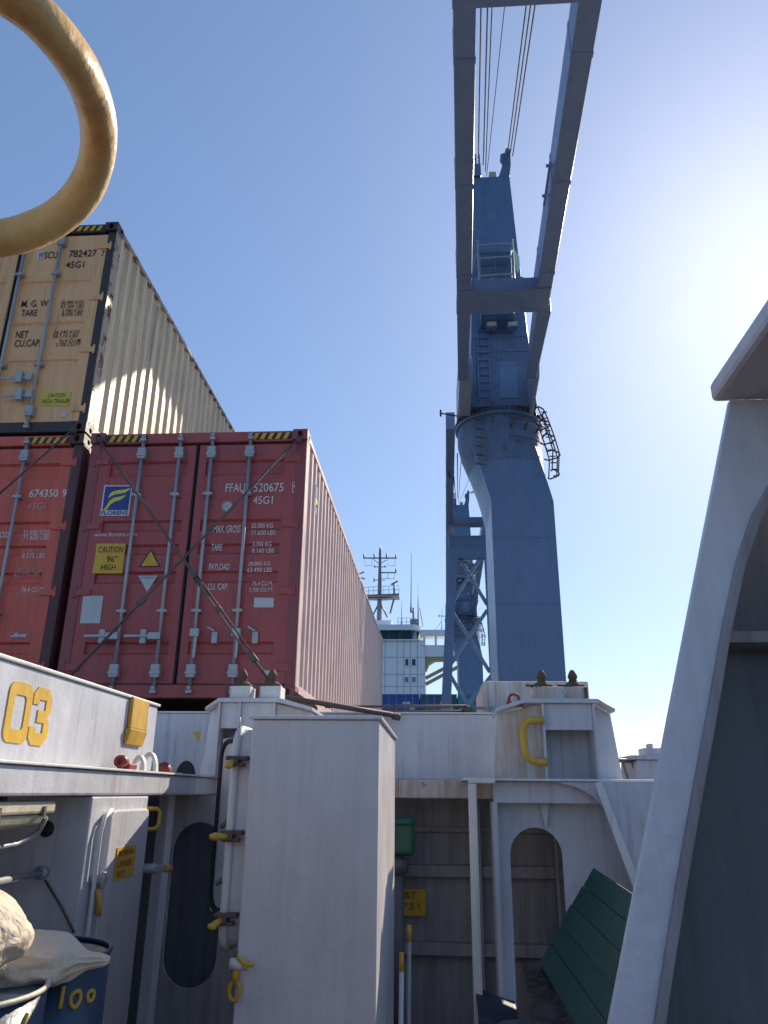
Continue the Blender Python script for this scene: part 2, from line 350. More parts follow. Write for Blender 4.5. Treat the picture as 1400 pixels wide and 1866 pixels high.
# ------------------------------------------------------------------ door house left, below the ledge
dh = thing('door_house', (-1.6,4,0), 'grey steel house under the ledge with narrow weathertight door and yellow sign', 'deck house')
m = MB(); m.box(-4,3.72,0,-1.605,4.46,1.722); m.build('wall', G, dh, .008)
m = MB()
ry0, ry1 = 3.86, 4.38
poly = [(ry0,0.1),(ry1,0.1)]+[(ry1-.04+.04*math.cos(R(a)),1.62+.04*math.sin(R(a))) for a in (0,45,90)]+[(ry0+.06-.06*math.cos(R(90-a)),1.60+.06*math.sin(R(90-a))) for a in (0,30,60,90)]
m.prism(poly, 'x', -1.604, -1.56); dr = m.build('door', G, dh, .01)
m = MB(); m.tube([(-1.58,3.80,.05),(-1.58,3.80,1.56),(-1.58,3.83,1.63),(-1.58,3.9,1.66)], .011, 8); m.build('door_rim', WH, dh)
a = atx(214,1545,-1.557); b = atx(242,1600,-1.557)
m = MB(); m.box(-1.559,a.y,b.z+.01,-1.555,b.y,a.z); sg = m.build('sign', SIGNY, dr)
for t_, z in (('BOSUN',.105),('LOCKER',.055),('AFT',.012)):
    text(sg, t_, (-1.555,a.y+.022,b.z+.012+z), .026, RED, '+x', width=(b.y-a.y)*(.72 if len(t_)>3 else .4), bold=.01, off=.002)
for z, yy in ((1.36,3.82),(.93,3.82)):
    m = MB(); m.box(-1.604,yy-.02,z-.014,-1.55,yy+.06,z+.014).cyl((-1.55,yy,z-.035),(-1.55,yy,z+.035),.014); m.build('hinge', STEEL, dr, .004)
m = MB(); m.cyl((-1.60,4.4,1.36),(-1.50,4.4,1.36),.025).bar((-1.51,4.40,1.36),(-1.49,4.50,1.355),.03,.03); hd = m.build('handle', STEEL, dr, .004)
m = MB(); m.cyl((-1.49,4.50,1.355),(-1.485,4.58,1.345),.02); m.build('handle_grip', YEL, hd)
m = MB(); m.tube([(-1.56,3.80,1.32),(-1.54,3.79,1.27),(-1.54,3.80,1.22),(-1.56,3.83,1.22),(-1.56,3.83,1.28)], .011, 8); m.build('padlock', YEL, dr)
m = MB(); m.tube([(-1.62,4.47,1.655),(-1.575,4.52,1.655),(-1.56,4.54,1.64),(-1.56,4.54,1.57),(-1.575,4.52,1.55),(-1.62,4.47,1.55)], .011, 8)
tag(m.build('grab_handle', YEL), 'small yellow grab handle beyond the narrow door under the ledge', 'handle')
# fittings on and in front of the wall
fl = thing('deck_light', (-1.7,2.8,1.6), 'cream fluorescent deck light under the ledge with stained cover', 'light')
m = MB(); m.box(-1.80,2.2,1.655,-1.63,3.42,1.705); m.build('housing', CREAM, fl, .012)
m = MB(); m.prism([(-1.79,1.653),(-1.64,1.653),(-1.66,1.612),(-1.72,1.598),(-1.77,1.612)], 'y', 2.25, 3.36); m.build('diffuser', CREAM, fl, .01)
for yy in (2.55,2.95,3.30):
    m = MB(); m.box(-1.637,yy,1.648,-1.622,yy+.02,1.685); m.build('clip', BROWN, fl)
for yy in (2.3,3.1): m = MB(); m.box(-1.76,yy,1.706,-1.7,yy+.04,1.724); m.build('bracket', BROWN, fl)
m = MB(); m.tube([(-1.70,-1,1.53),(-1.70,2.9,1.53),(-1.72,3.3,1.54),(-1.70,3.44,1.58),(-1.66,3.40,1.64)], .011, 8)
tag(m.build('conduit', GD), 'grey cable conduit hanging below the cream deck light', 'pipe')
m = MB(); p = at(80,1590,3.72); m.cyl((p.x,-1,p.z),(p.x,3.70,p.z),.014,None,12).lathe((p.x,3.68,p.z), [(.014,0),(.028,0),(.028,.035),(.014,.035)], 14, 'y')
tag(m.build('pipe', STEEL), 'thin steel pipe entering the wall behind the sacks', 'pipe')
m = MB(); a = at(82,1604,3.70); b = at(135,1700,3.70); m.tube([a,a.lerp(b,.5)+Vector((.01,-.005,0)),b], .006, 6)
tag(m.build('hanging_wire', RUST), 'thin rusty wire hanging down the wall above the sacks', 'wire')
m = MB(); p = at(85,1511,3.715); m.lathe((p.x,3.712,p.z), [(.0,0),(.035,0),(.035,.006)], 16, 'y'); m.build('cable_hole', BLACK, dh)

# ------------------------------------------------------------------ web frame under the left pedestal, with manhole
def slot(cx, cz, hw, hh, n=10):
    out = []
    for k in range(n+1): a = math.pi*k/n; out.append((cx+hw*math.cos(a), cz+hh-hw+hw*math.sin(a)))
    for k in range(n+1): a = math.pi+math.pi*k/n; out.append((cx+hw*math.cos(a), cz-hh+hw+hw*math.sin(a)))
    return out
lw = thing('web_frame', (-1.4,5.6,0), 'dark grey web frame with tall oval manhole behind the open vent door', 'frame')
m = MB(); m.holed([(-1.83,0),(-.6,0),(-.6,1.724),(-1.83,1.724)], slot(-1.635,1.05,.178,.50), (-1.635,1.05), 'y', 5.62, 5.64); m.build('web_plate', GD, lw)
m = MB(); m.box(-1.905,5.50,0,-1.831,5.66,1.724); m.build('flange', G, lw, .006)
m = MB(); m.box(-3,6.0,0,-1.2,6.05,1.71); m.build('back_plate', DK, lw)  # dark sheet behind the manhole, its colour standing for the shade inside

# ------------------------------------------------------------------ container pedestals
def twistlock(x, y, z, label):
    t = thing('twistlock', (x,y,z), label, 'twistlock', 'rusty twistlocks on the container pedestals')
    m = MB(); m.box(x-.072,y-.06,z,x+.072,y+.06,z+.02); m.lathe((x,y,z+.02), [(.06,0),(.05,.015),(0.045,.018),(0,.018)], 14); m.build('base', RUST, t, .006)
    m = MB(); m.lathe((x,y,z+.038), [(.032,0),(.028,.03),(.036,.034),(.034,.055),(.015,.09),(0,.095)], 12); m.build('cone', RUST, t)
    m = MB(); m.bar((x-.06,y-.03,z+.012),(x-.12,y-.06,z+.012),.018,.014); m.build('handle', RUST, t)
def pedestal(x0, x1, xa, xb, webs, label, y=5.6, wz=2.32, cz=2.385, z0=1.852, rusty=G, opening=True):
    t = thing('container_pedestal', ((x0+x1)/2,y,z0), label, 'pedestal', 'container pedestals on the coaming')
    m = MB(); m.prism([(x0,wz-.025),(xa,cz-.03),(xb,cz-.03),(x1,wz-.025),(x1,wz),(xb,cz),(xa,cz),(x0,wz)], 'y', y-.02, y+.55); m.build('top_plate', G, t, .005)
    m = MB(); m.box(xa+.015,y+.28,z0,xb-.015,y+.30,cz-.032); m.build('back_plate', G, t)
    # wings set back
    m = MB(); m.add([(x0+.01,y+.10,wz-.03),(webs[0]-.001,y+.06,cz-.034),(webs[0]-.001,y+.06,z0),(x0-.03,y+.10,z0),
                     (x0+.01,y+.12,wz-.03),(webs[0]-.001,y+.08,cz-.034),(webs[0]-.001,y+.08,z0),(x0-.03,y+.12,z0)],
                    [(0,1,2,3),(7,6,5,4),(0,4,5,1),(1,5,6,2),(2,6,7,3),(3,7,4,0)]); m.build('wing_plate', rusty, t)
    w = webs[-1]+.018
    m = MB(); m.add([(x1-.012,y+.10,wz-.03),(w+.001,y+.06,cz-.034),(w+.001,y+.06,z0),(x1+.035,y+.10,z0),
                     (x1-.012,y+.12,wz-.03),(w+.001,y+.08,cz-.034),(w+.001,y+.08,z0),(x1+.035,y+.12,z0)],
                    [(3,2,1,0),(4,5,6,7),(0,1,5,4),(1,2,6,5),(2,3,7,6),(3,0,4,7)]); m.build('wing_plate', G, t)
    for wx in webs:
        m = MB(); m.box(wx,y-.005,z0,wx+.018,y+.30,cz-.031); m.build('web', G, t, .003)
    m = MB(); m.box(webs[0]+.019,y+.02,cz-.21,webs[-1]-.001,y+.035,cz-.031); m.build('apron_plate', G, t, .003)
    return t
pl = pedestal(-1.665,-.886,-1.572,-1.13,(-1.575,-1.425,-1.175),'grey container pedestal left, behind the tall locker, carrying two square blocks')
for x0, x1 in ((-1.505,-1.355),(-1.285,-1.13)):
    m = MB(); m.box(x0,5.62,2.387,x1,5.80,2.475); m.build('lock_block', WH, pl, .006)
    m = MB(); m.box(x0-.018,5.60,2.387,x0-.008,5.62,2.46); m.build('stop_lug', RUST, pl)
twistlock(-1.435,5.71,2.476,'rusty twistlock on the left one of the two small white blocks')
twistlock(-1.215,5.71,2.476,'rusty twistlock on the small white block at the foot of the turnbuckle')
pr = pedestal(.42,1.238,.614,1.129,(.735,1.085),'grey rust-stained container pedestal in front of the crane with yellow handle', rusty=GRX)
m = MB(); m.box(.69,5.66,2.387,1.075,5.9,2.478); m.build('lock_block', GRX, pr, .006)
m = MB(); m.box(1.05,5.63,2.39,1.068,5.655,2.47); m.build('stop_lug', RUST, pr)
twistlock(.767,5.76,2.479,'rusty twistlock beside the red lifting eye, above the yellow handle')
twistlock(.992,5.76,2.479,'rusty twistlock at the right end of the rust-stained block before the crane')
m = MB(); m.tube([(.74,5.56,2.235),(.66,5.56,2.235),(.625,5.555,2.225),(.60,5.55,2.195),(.592,5.55,2.15),(.598,5.55,2.04),(.61,5.55,1.995),(.64,5.555,1.968),(.68,5.56,1.958),(.745,5.56,1.958)], .026, 12)
m.build('handle', YEL, pr)
m = MB(); e = [(.48,2.335),(.615,2.335),(.60,2.365),(.585,2.415),(.565,2.425),(.525,2.425),(.508,2.405),(.49,2.345)]
m.holed(e, [(.548+.026*math.cos(a*.5236),2.385+.026*math.sin(a*.5236)) for a in range(12)], (.548,2.38), 'y', 5.62, 5.65); m.build('lifting_eye', RED, pr, .004)
cb = MB(); cb.box(.41,6.95,1.9,1.33,8.2,2.69)
tag(cb.build('crane_foundation', GR, None, .012), 'pale grey steel block behind the rust-stained pedestal, under the crane column', 'foundation')
# lower right structure: girder, arch web, post
rs = thing('arch_frame', (.75,5.6,0), 'grey steel frame with arched opening below the rust-stained pedestal', 'frame')
m = MB(); m.box(.17,5.50,1.835,2.6,6.24,1.851); m.build('ledge', WH, rs, .004)
gp = [(.375,1.832),(.375,1.70),(.98,1.70)]+[(.98+.16*math.sin(R(a)),1.55+.15*math.cos(R(a))) for a in (20,40,60,80)]+[(1.16,1.50),(1.12,1.66),(1.06,1.76),(.97,1.82),(.85,1.832)]
m = MB(); m.box(.375,5.60,1.695,1.12,5.63,1.833); m.build('girder_plate', G, rs, .004)
arc = [(.80,1.832)]+[(.80+.36*math.sin(R(a)),1.46+.36*math.cos(R(a))) for a in range(6,91,12)]+[(1.20,1.46),(1.12,1.832)]
m = MB(); m.prism(arc, 'y', 5.52, 5.535); m.build('knee_bracket', G, rs, .003)
pz = at(980,1508,5.75); a = at(932,1600,5.75); b = at(1028,1600,5.75)
arch = [(b.x,.35),(b.x,pz.z-(b.x-a.x)/2)]+[((a.x+b.x)/2+(b.x-a.x)/2*math.cos(R(t_)),pz.z-(b.x-a.x)/2+(b.x-a.x)/2*math.sin(R(t_))) for t_ in range(15,180,15)]+[(a.x,pz.z-(b.x-a.x)/2),(a.x,.35)]
m = MB(); m.holed([(.40,0),(1.6,0),(1.6,1.70),(.40,1.70)], arch, ((a.x+b.x)/2,1.0), 'y', 5.75, 5.77); m.build('web_plate', G, rs)
m = MB(); m.box(.365,5.60,0,.40,5.80,1.70); m.build('flange', G, rs, .004)
m = MB(); m.prism([(.70,1.693),(.76,1.693),(.735,1.54),(.725,1.54)], 'y', 5.70, 5.748); m.build('bracket', G, rs)
ps = MB(); ps.box(.20,5.42,0,.255,5.475,1.815).box(.20,5.42,1.816,.38,5.475,1.846)
tag(ps.build('post', WH, None, .008), 'slim white steel post before the arched opening', 'post')
bw = thing('bulwark_plate', (1.4,5.4,0), 'pale bluish bulwark plate with slanting edge right of the arched opening', 'bulwark')
e0, e1, e2 = at(1092,1424,5.44), at(1175,1650,5.44), at(1235,1866,5.44)
m = MB(); m.prism([(e0.x,1.834),(3.4,1.834),(3.4,0),(e2.x,0),(e1.x,e1.z)], 'y', 5.44, 5.455); m.build('plate', G, bw)
m = MB(); m.bar((e0.x-.01,5.42,1.83),(e1.x-.01,5.42,e1.z),.05,.022,(0,-1,0)); m.bar((e1.x-.01,5.42,e1.z),(e2.x-.01,5.42,0),.05,.022,(0,-1,0)); m.build('flange', WH, bw, .004)

# far pedestal with railing at the right, beyond the bulwark
fp = thing('bulwark_pedestal', (3.4,12,1.7), 'small bluish pedestal far off beside the bulwark on the right', 'pedestal')
a = at(1150,1418,12); b = at(1212,1385,12)
m = MB(); m.prism([(a.x,1.2),(b.x+1.2,1.2),(b.x+1.2,b.z),(a.x+.1,b.z)], 'y', 12, 13); m.build('body', G, fp, .02)
m = MB(); m.box(a.x+.02,11.95,b.z+.003,b.x+1.3,13.05,b.z+.06); m.build('top_plate', G, fp)
c = at(1178,1362,12); m = MB(); m.box(c.x,12.1,b.z+.062,c.x+.28,12.5,c.z).box(c.x+.07,12.08,c.z-.03,c.x+.12,12.3,c.z+.06); m.build('lock_block', G, fp, .01)
m = MB(); q = at(1130,1385,12); m.cyl((q.x-.4,12.2,q.z),(a.x+.2,12.2,q.z),.03)
for k in (0,.13,.26): m.bar((q.x+.08+k,12.2,q.z),(q.x+.22+k,12.2,1.6),.03,.03)
m.build('railing', MAST, fp)
sd = MB(); sd.box(2.9,5.6,-.01,4.2,40,.9)
struct(sd.build('deck_side', G))

# ------------------------------------------------------------------ the big near web frame on the right
YN = 1.5
nw = thing('side_frame', (.8,YN,0), 'large blue-grey ship side frame close by on the right with dark rounded opening', 'frame')
top = at(1330,728,YN); bot = at(1110,1866,YN)
k = (top.x-bot.x)/(top.z-bot.z)
xb = bot.x-k*bot.z
hole_px = [(1400,893),(1372,945),(1345,1025),(1318,1150),(1296,1280),(1268,1430),(1238,1600),(1212,1760),(1196,1866)]
hole = [(at(x,y,YN).x,at(x,y,YN).z) for x, y in hole_px]
l0 = hole[-1]; sl_ = (hole[-2][0]-l0[0])/(hole[-2][1]-l0[1])
hole += [(l0[0]-sl_*(l0[1]-.6),.6),(l0[0]-sl_*(l0[1]-.6)+.08,.45),(1.45,.45),(1.5,.6),(1.5,2.15),(1.40,2.36),(1.2,2.44),(.86,2.45),(.76,2.41)]
outer = [(xb,0),(top.x,2.545),(1.75,2.545),(1.75,0)]
m = MB(); m.holed(outer, hole, (1.0,1.5), 'y', YN, YN+.016, True); m.build('web_plate', paint('side_frame_paint', (.64,.67,.74), rough=.3, var=.06, streak=.06, dirt=.25, dirtcol=(.26,.25,.25), rust=.17, rustcol=(.10,.09,.10), rscale=26, bump=.5, fine=30), nw, .004)
rim = MB()
cx, cz = 1.0, 1.5
inn = [(p[0]+(cx-p[0])*.022, p[1]+(cz-p[1])*.022) for p in hole]
outr = [(p[0]-(cx-p[0])*.008, p[1]-(cz-p[1])*.008) for p in hole]
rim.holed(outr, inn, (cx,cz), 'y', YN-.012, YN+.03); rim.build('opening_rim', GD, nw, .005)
m = MB(); m.prism([(xb+.145,0),(top.x+.145,2.54),(1.94,2.54),(1.94,0)], 'y', YN+.30, YN+.32); m.build('shell_plate', DK, nw)  # shell seen through the opening, deep shade put into its dark colour
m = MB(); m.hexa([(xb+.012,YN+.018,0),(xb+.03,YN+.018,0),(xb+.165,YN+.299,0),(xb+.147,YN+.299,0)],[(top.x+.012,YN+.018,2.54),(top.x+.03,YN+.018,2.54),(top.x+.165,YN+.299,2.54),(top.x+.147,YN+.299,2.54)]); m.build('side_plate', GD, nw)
zz = at(1360,1168,YN+.25).z
m = MB(); m.box(.62,YN+.20,zz-.012,1.72,YN+.298,zz+.012); m.build('stiffener', GD, nw)
tl = at(1297,700,YN)
m = MB(); m.box(tl.x,.55,2.547,1.85,YN+.02,2.592); m.build('top_plate', G, nw, .012)

# ------------------------------------------------------------------ yellow ring rail, close to the camera
pts = [(-260,-70,.60),(-150,-75,.60),(-40,-40,.605),(40,5,.62),(100,62,.65),(145,125,.69),(172,190,.735),(180,250,.77),(172,305,.79),(148,355,.80),(108,394,.80),(58,420,.79),(0,435,.775),(-80,440,.76),(-170,425,.74),(-250,380,.71)]
def smooth(P, n=6):
    out = []
    for i in range(len(P)-1):
        p0, p1, p2, p3 = P[max(i-1,0)], P[i], P[i+1], P[min(i+2,len(P)-1)]
        for k in range(n):
            t = k/n
            out.append(.5*((2*p1)+(p2-p0)*t+(2*p0-5*p1+4*p2-p3)*t*t+(3*p1-p0-3*p2+p3)*t**3))
    return out+[P[-1]]
rp = smooth([atd(*q) for q in pts])
rr = [.0178+.0009*noise.noise(p*30) for p in rp]
m = MB(); m.tube(rp, rr, 28); m.cyl(rp[-1], (rp[-1].x,rp[-1].y,0), .0178, None, 20)
tag(m.build('ring_rail', YELR, None), 'thick yellow painted pipe bent round, close overhead in front of the sky', 'rail')

# ------------------------------------------------------------------ containers
CW, CH, CL = 2.438, 2.896, 12.192
def corner_casting(t, x0, x1, y, z0, z1, mat, side=True):
    m = MB(); cx, cz = (x0+x1)/2, (z0+z1)/2
    m.holed([(x0,z0),(x1,z0),(x1,z1),(x0,z1)], [(cx+.030*math.cos(a*.5236),cz+.042*math.sin(a*.5236)) for a in range(12)], (cx,cz), 'y', y-.006, y+.06, False)
    if side: m.holed([(y+.061,z0),(y+.178,z0),(y+.178,z1),(y+.061,z1)], [(y+.115+.034*math.cos(a*.5236),cz+.030*math.sin(a*.5236)) for a in range(12)], (y+.115,cz), 'x', x0, x1, False)
    else: m.box(x0,y+.061,z0,x1,y+.178,z1)
    m.box(x0+.02,y+.0605,z0+.02,x1-.02,y+.0606+.09,z1-.02)
    return m.build('corner_casting', mat, t)
def container(X, Y, Z, label, mats, bands, rods, depth=.032, detail=True):
    """X right edge, Y door end, Z bottom.  mats: door, frame, post, side, rail"""
    D, FR, PO, SI, RA = mats
    x0, x1 = X-CW, X
    t = thing('shipping_container', ((x0+x1)/2,Y,Z), label, 'container', 'stacked shipping containers')
    for cxx in ((x0,x0+.162),(x1-.162,x1)):
        corner_casting(t, *cxx, Y, Z, Z+.118, FR); corner_casting(t, *cxx, Y, Z+CH-.118, Z+CH, FR)
    for px0, px1, mt in ((x0+.004,x0+.12,FR),(x1-.12,x1-.013,FR)):
        m = MB(); m.box(px0,Y+.03,Z+.119,px1,Y+.16,Z+CH-.119); m.build('corner_post', mt, t, .006)
    m = MB(); m.box(x1-.0129,Y+.012,Z+.119,x1-.003,Y+.178,Z+CH-.119); m.build('post_side', PO, t, .004)
    m = MB(); m.box(x0+.163,Y+.02,Z+CH-.125,x1-.163,Y+.12,Z+CH-.005); hd = m.build('header', RA, t, .008)
    m = MB(); m.box(x0+.163,Y+.012,Z+.006,x1-.163,Y+.12,Z+.135); m.build('sill', RA, t, .008)
    # hazard stripes on the header ends
    for sx in (x0+.20, x1-.20-.42):
        m = MB(); m.box(sx-.02,Y+.0192,Z+CH-.108,sx+.44,Y+.0172,Z+CH-.027); m.build('hazard_band', BTXT, hd)
        for k in range(5):
            a = sx+k*.085
            m = MB(); m.prism([(a,Z+CH-.105),(a+.045,Z+CH-.105),(a+.08,Z+CH-.03),(a+.035,Z+CH-.03)], 'y', Y+.0165, Y+.0145); m.build('hazard_stripe', SIGNY, hd)
    # doors: upright panel with pressed horizontal grooves
    zb, zt = Z+.15, Z+CH-.155
    mid = (x0+x1)/2
    for dx0, dx1 in ((x0+.10,mid-.022),(mid+.022,x1-.10)):
        prof = [(0,zb)]
        for f0, f1 in bands:
            a, b = zt-(zt-zb)*f1, zt-(zt-zb)*f0
            pass
        for f0, f1 in sorted(bands, key=lambda q: -q[0]):
            a, b = zt-(zt-zb)*f1, zt-(zt-zb)*f0
            prof += [(0,a),(depth,a+.02),(depth,b-.02),(0,b)]
        prof += [(0,zt)]
        yd = Y+.045
        m = MB(); n = len(prof); xi0, xi1 = dx0+(.15 if dx0 < mid-.5 else .08), dx1-(.08 if dx0 < mid-.5 else .15)
        vs = [(xi0,yd+d,z) for d, z in prof]+[(xi1,yd+d,z) for d, z in prof]
        m.add(vs, [(i,i+n,i+n+1,i+1) for i in range(n-1)])
        # flat frame round the pressed panel
        m.box(dx0,yd-.004,zb,xi0,yd+.05,zt).box(xi1,yd-.004,zb,dx1,yd+.05,zt).box(xi0,yd+.045,zb,xi1,yd+.05,zt)
        d = m.build('door', D, t)
        m = MB(); g = .016
        m.box(dx0-g,yd+.012,zb-g,dx1+g,yd+.03,zb).box(dx0-g,yd+.012,zt,dx1+g,yd+.03,zt+g).box(dx0-g,yd+.012,zb,dx0,yd+.03,zt).box(dx1,yd+.012,zb,dx1+g,yd+.03,zt)
        m.build('gasket', BLACK, d)
        out = dx0 if dx0 < mid-.5 else dx1
        sg = 1 if dx0 < mid-.5 else -1
        for fz in (.06,.36,.64,.93):
            z = zb+(zt-zb)*fz
            m = MB(); m.box(out-sg*.045,yd-.022,z-.035,out+sg*.13,yd-.006,z+.035).cyl((out-sg*.03,yd-.02,z-.06),(out-sg*.03,yd-.02,z+.06),.014,None,8); m.build('hinge', D, d, .004)
        for rx in rods:
            if dx0 < rx < dx1:
                yr = yd-.055
                m = MB(); m.cyl((rx,yr,Z+.05),(rx,yr,Z+CH-.06),.0185,None,10); rd = m.build('locking_rod', STEEL, d)
                for z in (Z+.045,Z+CH-.12):
                    m = MB(); m.box(rx-.03,yr-.03,z,rx+.03,yr+.02,z+.035).box(rx-.018,yr-.035,z+.036,rx+.018,yr+.02,z+.07); m.build('cam', STEEL, rd, .004)
                for z in (Z+.20,Z+CH-.33):
                    m = MB(); m.box(rx-.045,yr-.026,z,rx+.045,yd-.001,z+.13).box(rx-.055,yr-.032,z+.03,rx+.055,yr-.02,z+.06); m.build('bearing', STEEL, rd, .004)
                for fz in (.30,.55,.74) if detail else ():
                    z = Z+CH*fz if fz != .55 else None
                    if z is None: continue
                    m = MB(); m.box(rx-.05,yr-.024,z-.014,rx+.05,yd-.001,z+.014).cyl((rx,yr,z-.025),(rx,yr,z+.025),.026,None,10); m.build('bracket', STEEL, rd, .003)
    # right and left corrugated sides
    n = 43; p = (CL-.36)/n; vs = []; pr_ = []
    yy = Y+.18
    for i in range(n):
        for q, dd in ((0,0),(.26,0),(.50,.036),(.76,.036)): pr_.append((yy+(i+q)*p, dd))
    pr_.append((Y+CL-.18,0))
    z0, z1 = Z+.15, Z+CH-.075
    m = MB(); k = len(pr_)
    m.add([(x1-.012-d,y,z0) for y, d in pr_]+[(x1-.012-d,y,z1) for y, d in pr_], [(i,i+1,i+1+k,i+k) for i in range(k-1)]); m.build('side_panel', SI, t)
    m = MB(); m.box(x0+.012,Y+.17,z0,x0+.04,Y+CL-.17,z1); m.build('side_panel', FR, t)
    for xx0, xx1, mt in ((x1-.07,x1-.002,SI),(x0+.002,x0+.07,FR)):
        m = MB(); m.box(xx0,Y+.179,Z+.01,xx1,Y+CL-.179,Z+.149); m.build('bottom_rail', mt, t, .005)
        m = MB(); m.box(xx0,Y+.179,Z+CH-.074,xx1,Y+CL-.179,Z+CH-.012); m.build('top_rail', RA if mt is FR else PO, t, .005)
    m = MB(); m.box(x0+.07,Y+.16,Z+CH-.06,x1-.07,Y+CL-.1,Z+CH-.03); m.build('roof', SI, t)
    m = MB(); m.box(x0+.07,Y+.16,Z+.12,x1-.07,Y+CL-.1,Z+.15); m.build('floor', BROWN, t)
    m = MB(); m.box(x0,Y+CL-.16,Z,x1,Y+CL,Z+CH); m.build('front_end', SI, t)
    return t
CX, CY, CZ = -1.369, 7.53, 1.75+.849
B5 = ((.07,.14),(.335,.385),(.44,.485),(.555,.605),(.84,.89))
def dpt(px, py): return at(px, py, CY+.04)
rodx = [dpt(x,y).x for x, y in ((264.7,810),(332,810),(390,810),(458.7,810))]
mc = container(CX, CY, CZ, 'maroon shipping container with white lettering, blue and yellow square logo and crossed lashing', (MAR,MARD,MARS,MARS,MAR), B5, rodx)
OX = CX-CW-.079
orods = [OX-.62,OX-1.03,OX-1.40,OX-1.82]
oc = container(OX, CY, CZ, 'orange-red shipping container with faded white numbers underneath the tan one', (ORA,ORAD,ORAD,ORA,ORA), B5, [dpt(53,815).x,dpt(53,815).x-.46,dpt(53,815).x-.86,dpt(53,815).x-1.3])
tz = CZ+CH+.03
tc_ = container(OX, CY, tz, 'tan shipping container with black lettering stacked on top of the orange one', (TAN,TAND,TANP,TANS,TAND), ((.255,.285),(.485,.505),(.685,.715)), [dpt(118,433).x,dpt(48.7,461.7).x,dpt(48.7,461.7).x-.5,dpt(48.7,461.7).x-.9], .02)
def kids(o, n): return [x for x in bpy.data.objects if x.parent == o and x.name.split('.')[0] == n]
def doors(t): return sorted(kids(t,'door'), key=lambda d: d['w'][0])
YM = CY+.041
def mark(door, s, x, y, h, mat=WTXT, w=None, bold=.006, shear=0, yo=YM):
    a = at(x,y,yo); b = at(x,y-h,yo); bold = bold if h > 10 else bold*.25
    return text(door, s, a, b.z-a.z, mat, '-y', width=(at(x+w,y,yo).x-a.x) if w else None, bold=bold, sx=.62, shear=shear)
dl, dr_ = doors(mc)
for s, x, y, h, w in (('FFAU',411,896.6,16,35),('520675',462.3,896.3,16,54),('9',535,895,13,6),('45G1',461,918.6,14.5,36),
    ('MAX. GROSS',389.4,970.9,13.7,49),('32.500 KG',458.6,962.3,8.6,39),('71.650 LBS',458,975,8.6,44),
    ('TARE',384.9,1003.7,13,20),('3.700 KG',460,995.7,8.6,35),('8.160 LBS',459.4,1007.7,8.6,40),
    ('PAYLOAD',380,1038.9,12,38),('28.800 KG',452,1030.9,7.5,41),('63.490 LBS',450.6,1042.9,8.6,45),
    ('CU. CAP.',378.6,1074.9,12,37),('76.4 CU.M.',460,1067.7,8.6,37),('2.700 CU.FT.',453.4,1078.6,7.5,45)):
    mark(dr_, s, x, y, h, w=w, shear=.15 if s in ('PAYLOAD','28.800 KG','2.700 CU.FT.') else 0)
def quad(parent, name, P, mat, y, th=.002):
    m = MB(); q = [at(px,py,y) for px, py in P]
    m.prism([(v.x,v.z) for v in q], 'y', y, y-th); return m.build(name, mat, parent)
def ringq(door, x0, y0, x1, y1, t_, mat, y):
    for P in ([(x0,y0),(x1,y0),(x1,y0+t_),(x0,y0+t_)],[(x0,y1-t_),(x1,y1-t_),(x1,y1),(x0,y1)],[(x0,y0),(x0+t_,y0),(x0+t_,y1),(x0,y1)],[(x1-t_,y0),(x1,y0),(x1,y1),(x1-t_,y1)]):
        pass
    a, b = at(x0,y1,y), at(x1,y0,y); w = t_*.0052
    m = MB(); m.holed([(a.x,a.z),(b.x,a.z),(b.x,b.z),(a.x,b.z)], [(a.x+w,a.z+w),(b.x-w,a.z+w),(b.x-w,b.z-w),(a.x+w,b.z-w)], ((a.x+b.x)/2,(a.z+b.z)/2), 'y', y, y-.002); m.build('check_digit_box', mat, door)
ringq(dr_, 532.5, 878.6, 543.5, 897.5, 1.2, WTXT, YM-.004)
mark(dl, 'www.florens.com', 171.4, 978, 7.5, w=78, bold=.012)
L0 = quad(dl, 'logo_panel', [(190.6,884.3),(241.4,884.5),(234.9,940),(182.3,940)], WTXT, YM-.002)
quad(L0, 'logo_field', [(192.3,886.3),(239,886.5),(233.6,929.5),(186.5,929.5)], BLUE, YM-.0045)
def swoosh(pts_up, pts_dn):
    P = pts_up+pts_dn[::-1]
    m = MB(); n = len(pts_up); q = [at(160+a/3.5,860+b/3.5,YM-.007) for a, b in P]
    vs = [(v.x,v.y,v.z) for v in q]; m.add(vs, [(i,i+1,2*n-2-i,2*n-1-i) for i in range(n-1)]); m.build('logo_stripe', LYEL, L0)
swoosh([(130,165),(142,138),(165,122),(200,116),(235,112),(272,102)], [(133,167),(152,152),(175,142),(205,138),(240,132),(266,112)])
swoosh([(97,245),(118,218),(138,185),(165,165),(200,158),(243,146)], [(99,247),(125,236),(143,208),(172,188),(205,180),(236,158)])
a = at(184.5,938.5,YM-.005); text(L0, 'FLORENS', a, at(184.5,931.2,YM).z-a.z, BLUE, '-y', width=at(233,938.5,YM).x-a.x, bold=.02)
S0 = quad(dl, 'caution_sign', [(176.3,990.6),(229.4,990.6),(226,1018),(222.9,1044.9),(168,1044.9),(173,1018)], SIGNY, YM-.002)
for s, x, y, h, w in (('CAUTION',179,1007,11,45),('96"',194,1024.5,11.5,19),('HIGH',184,1039,10.5,26)): mark(S0, s, x, y, h, BTXT, w, .008, yo=YM-.003)
T0 = quad(dl, 'warning_triangle', [(275.1,1001),(292.5,1032.5),(253.5,1033)], BTXT, YM-.002); quad(T0, 'triangle_field', [(275,1004.5),(289.5,1031),(257,1031.5)], SIGNY, YM-.0045)
T1 = quad(dl, 'notice_triangle', [(252,1049),(288,1049),(268,1078.5)], PAPER, YM-.002); mark(T1, 'ATTENTION', 256.5, 1054.5, 3.2, BLUE, 27, .01, yo=YM-.003)
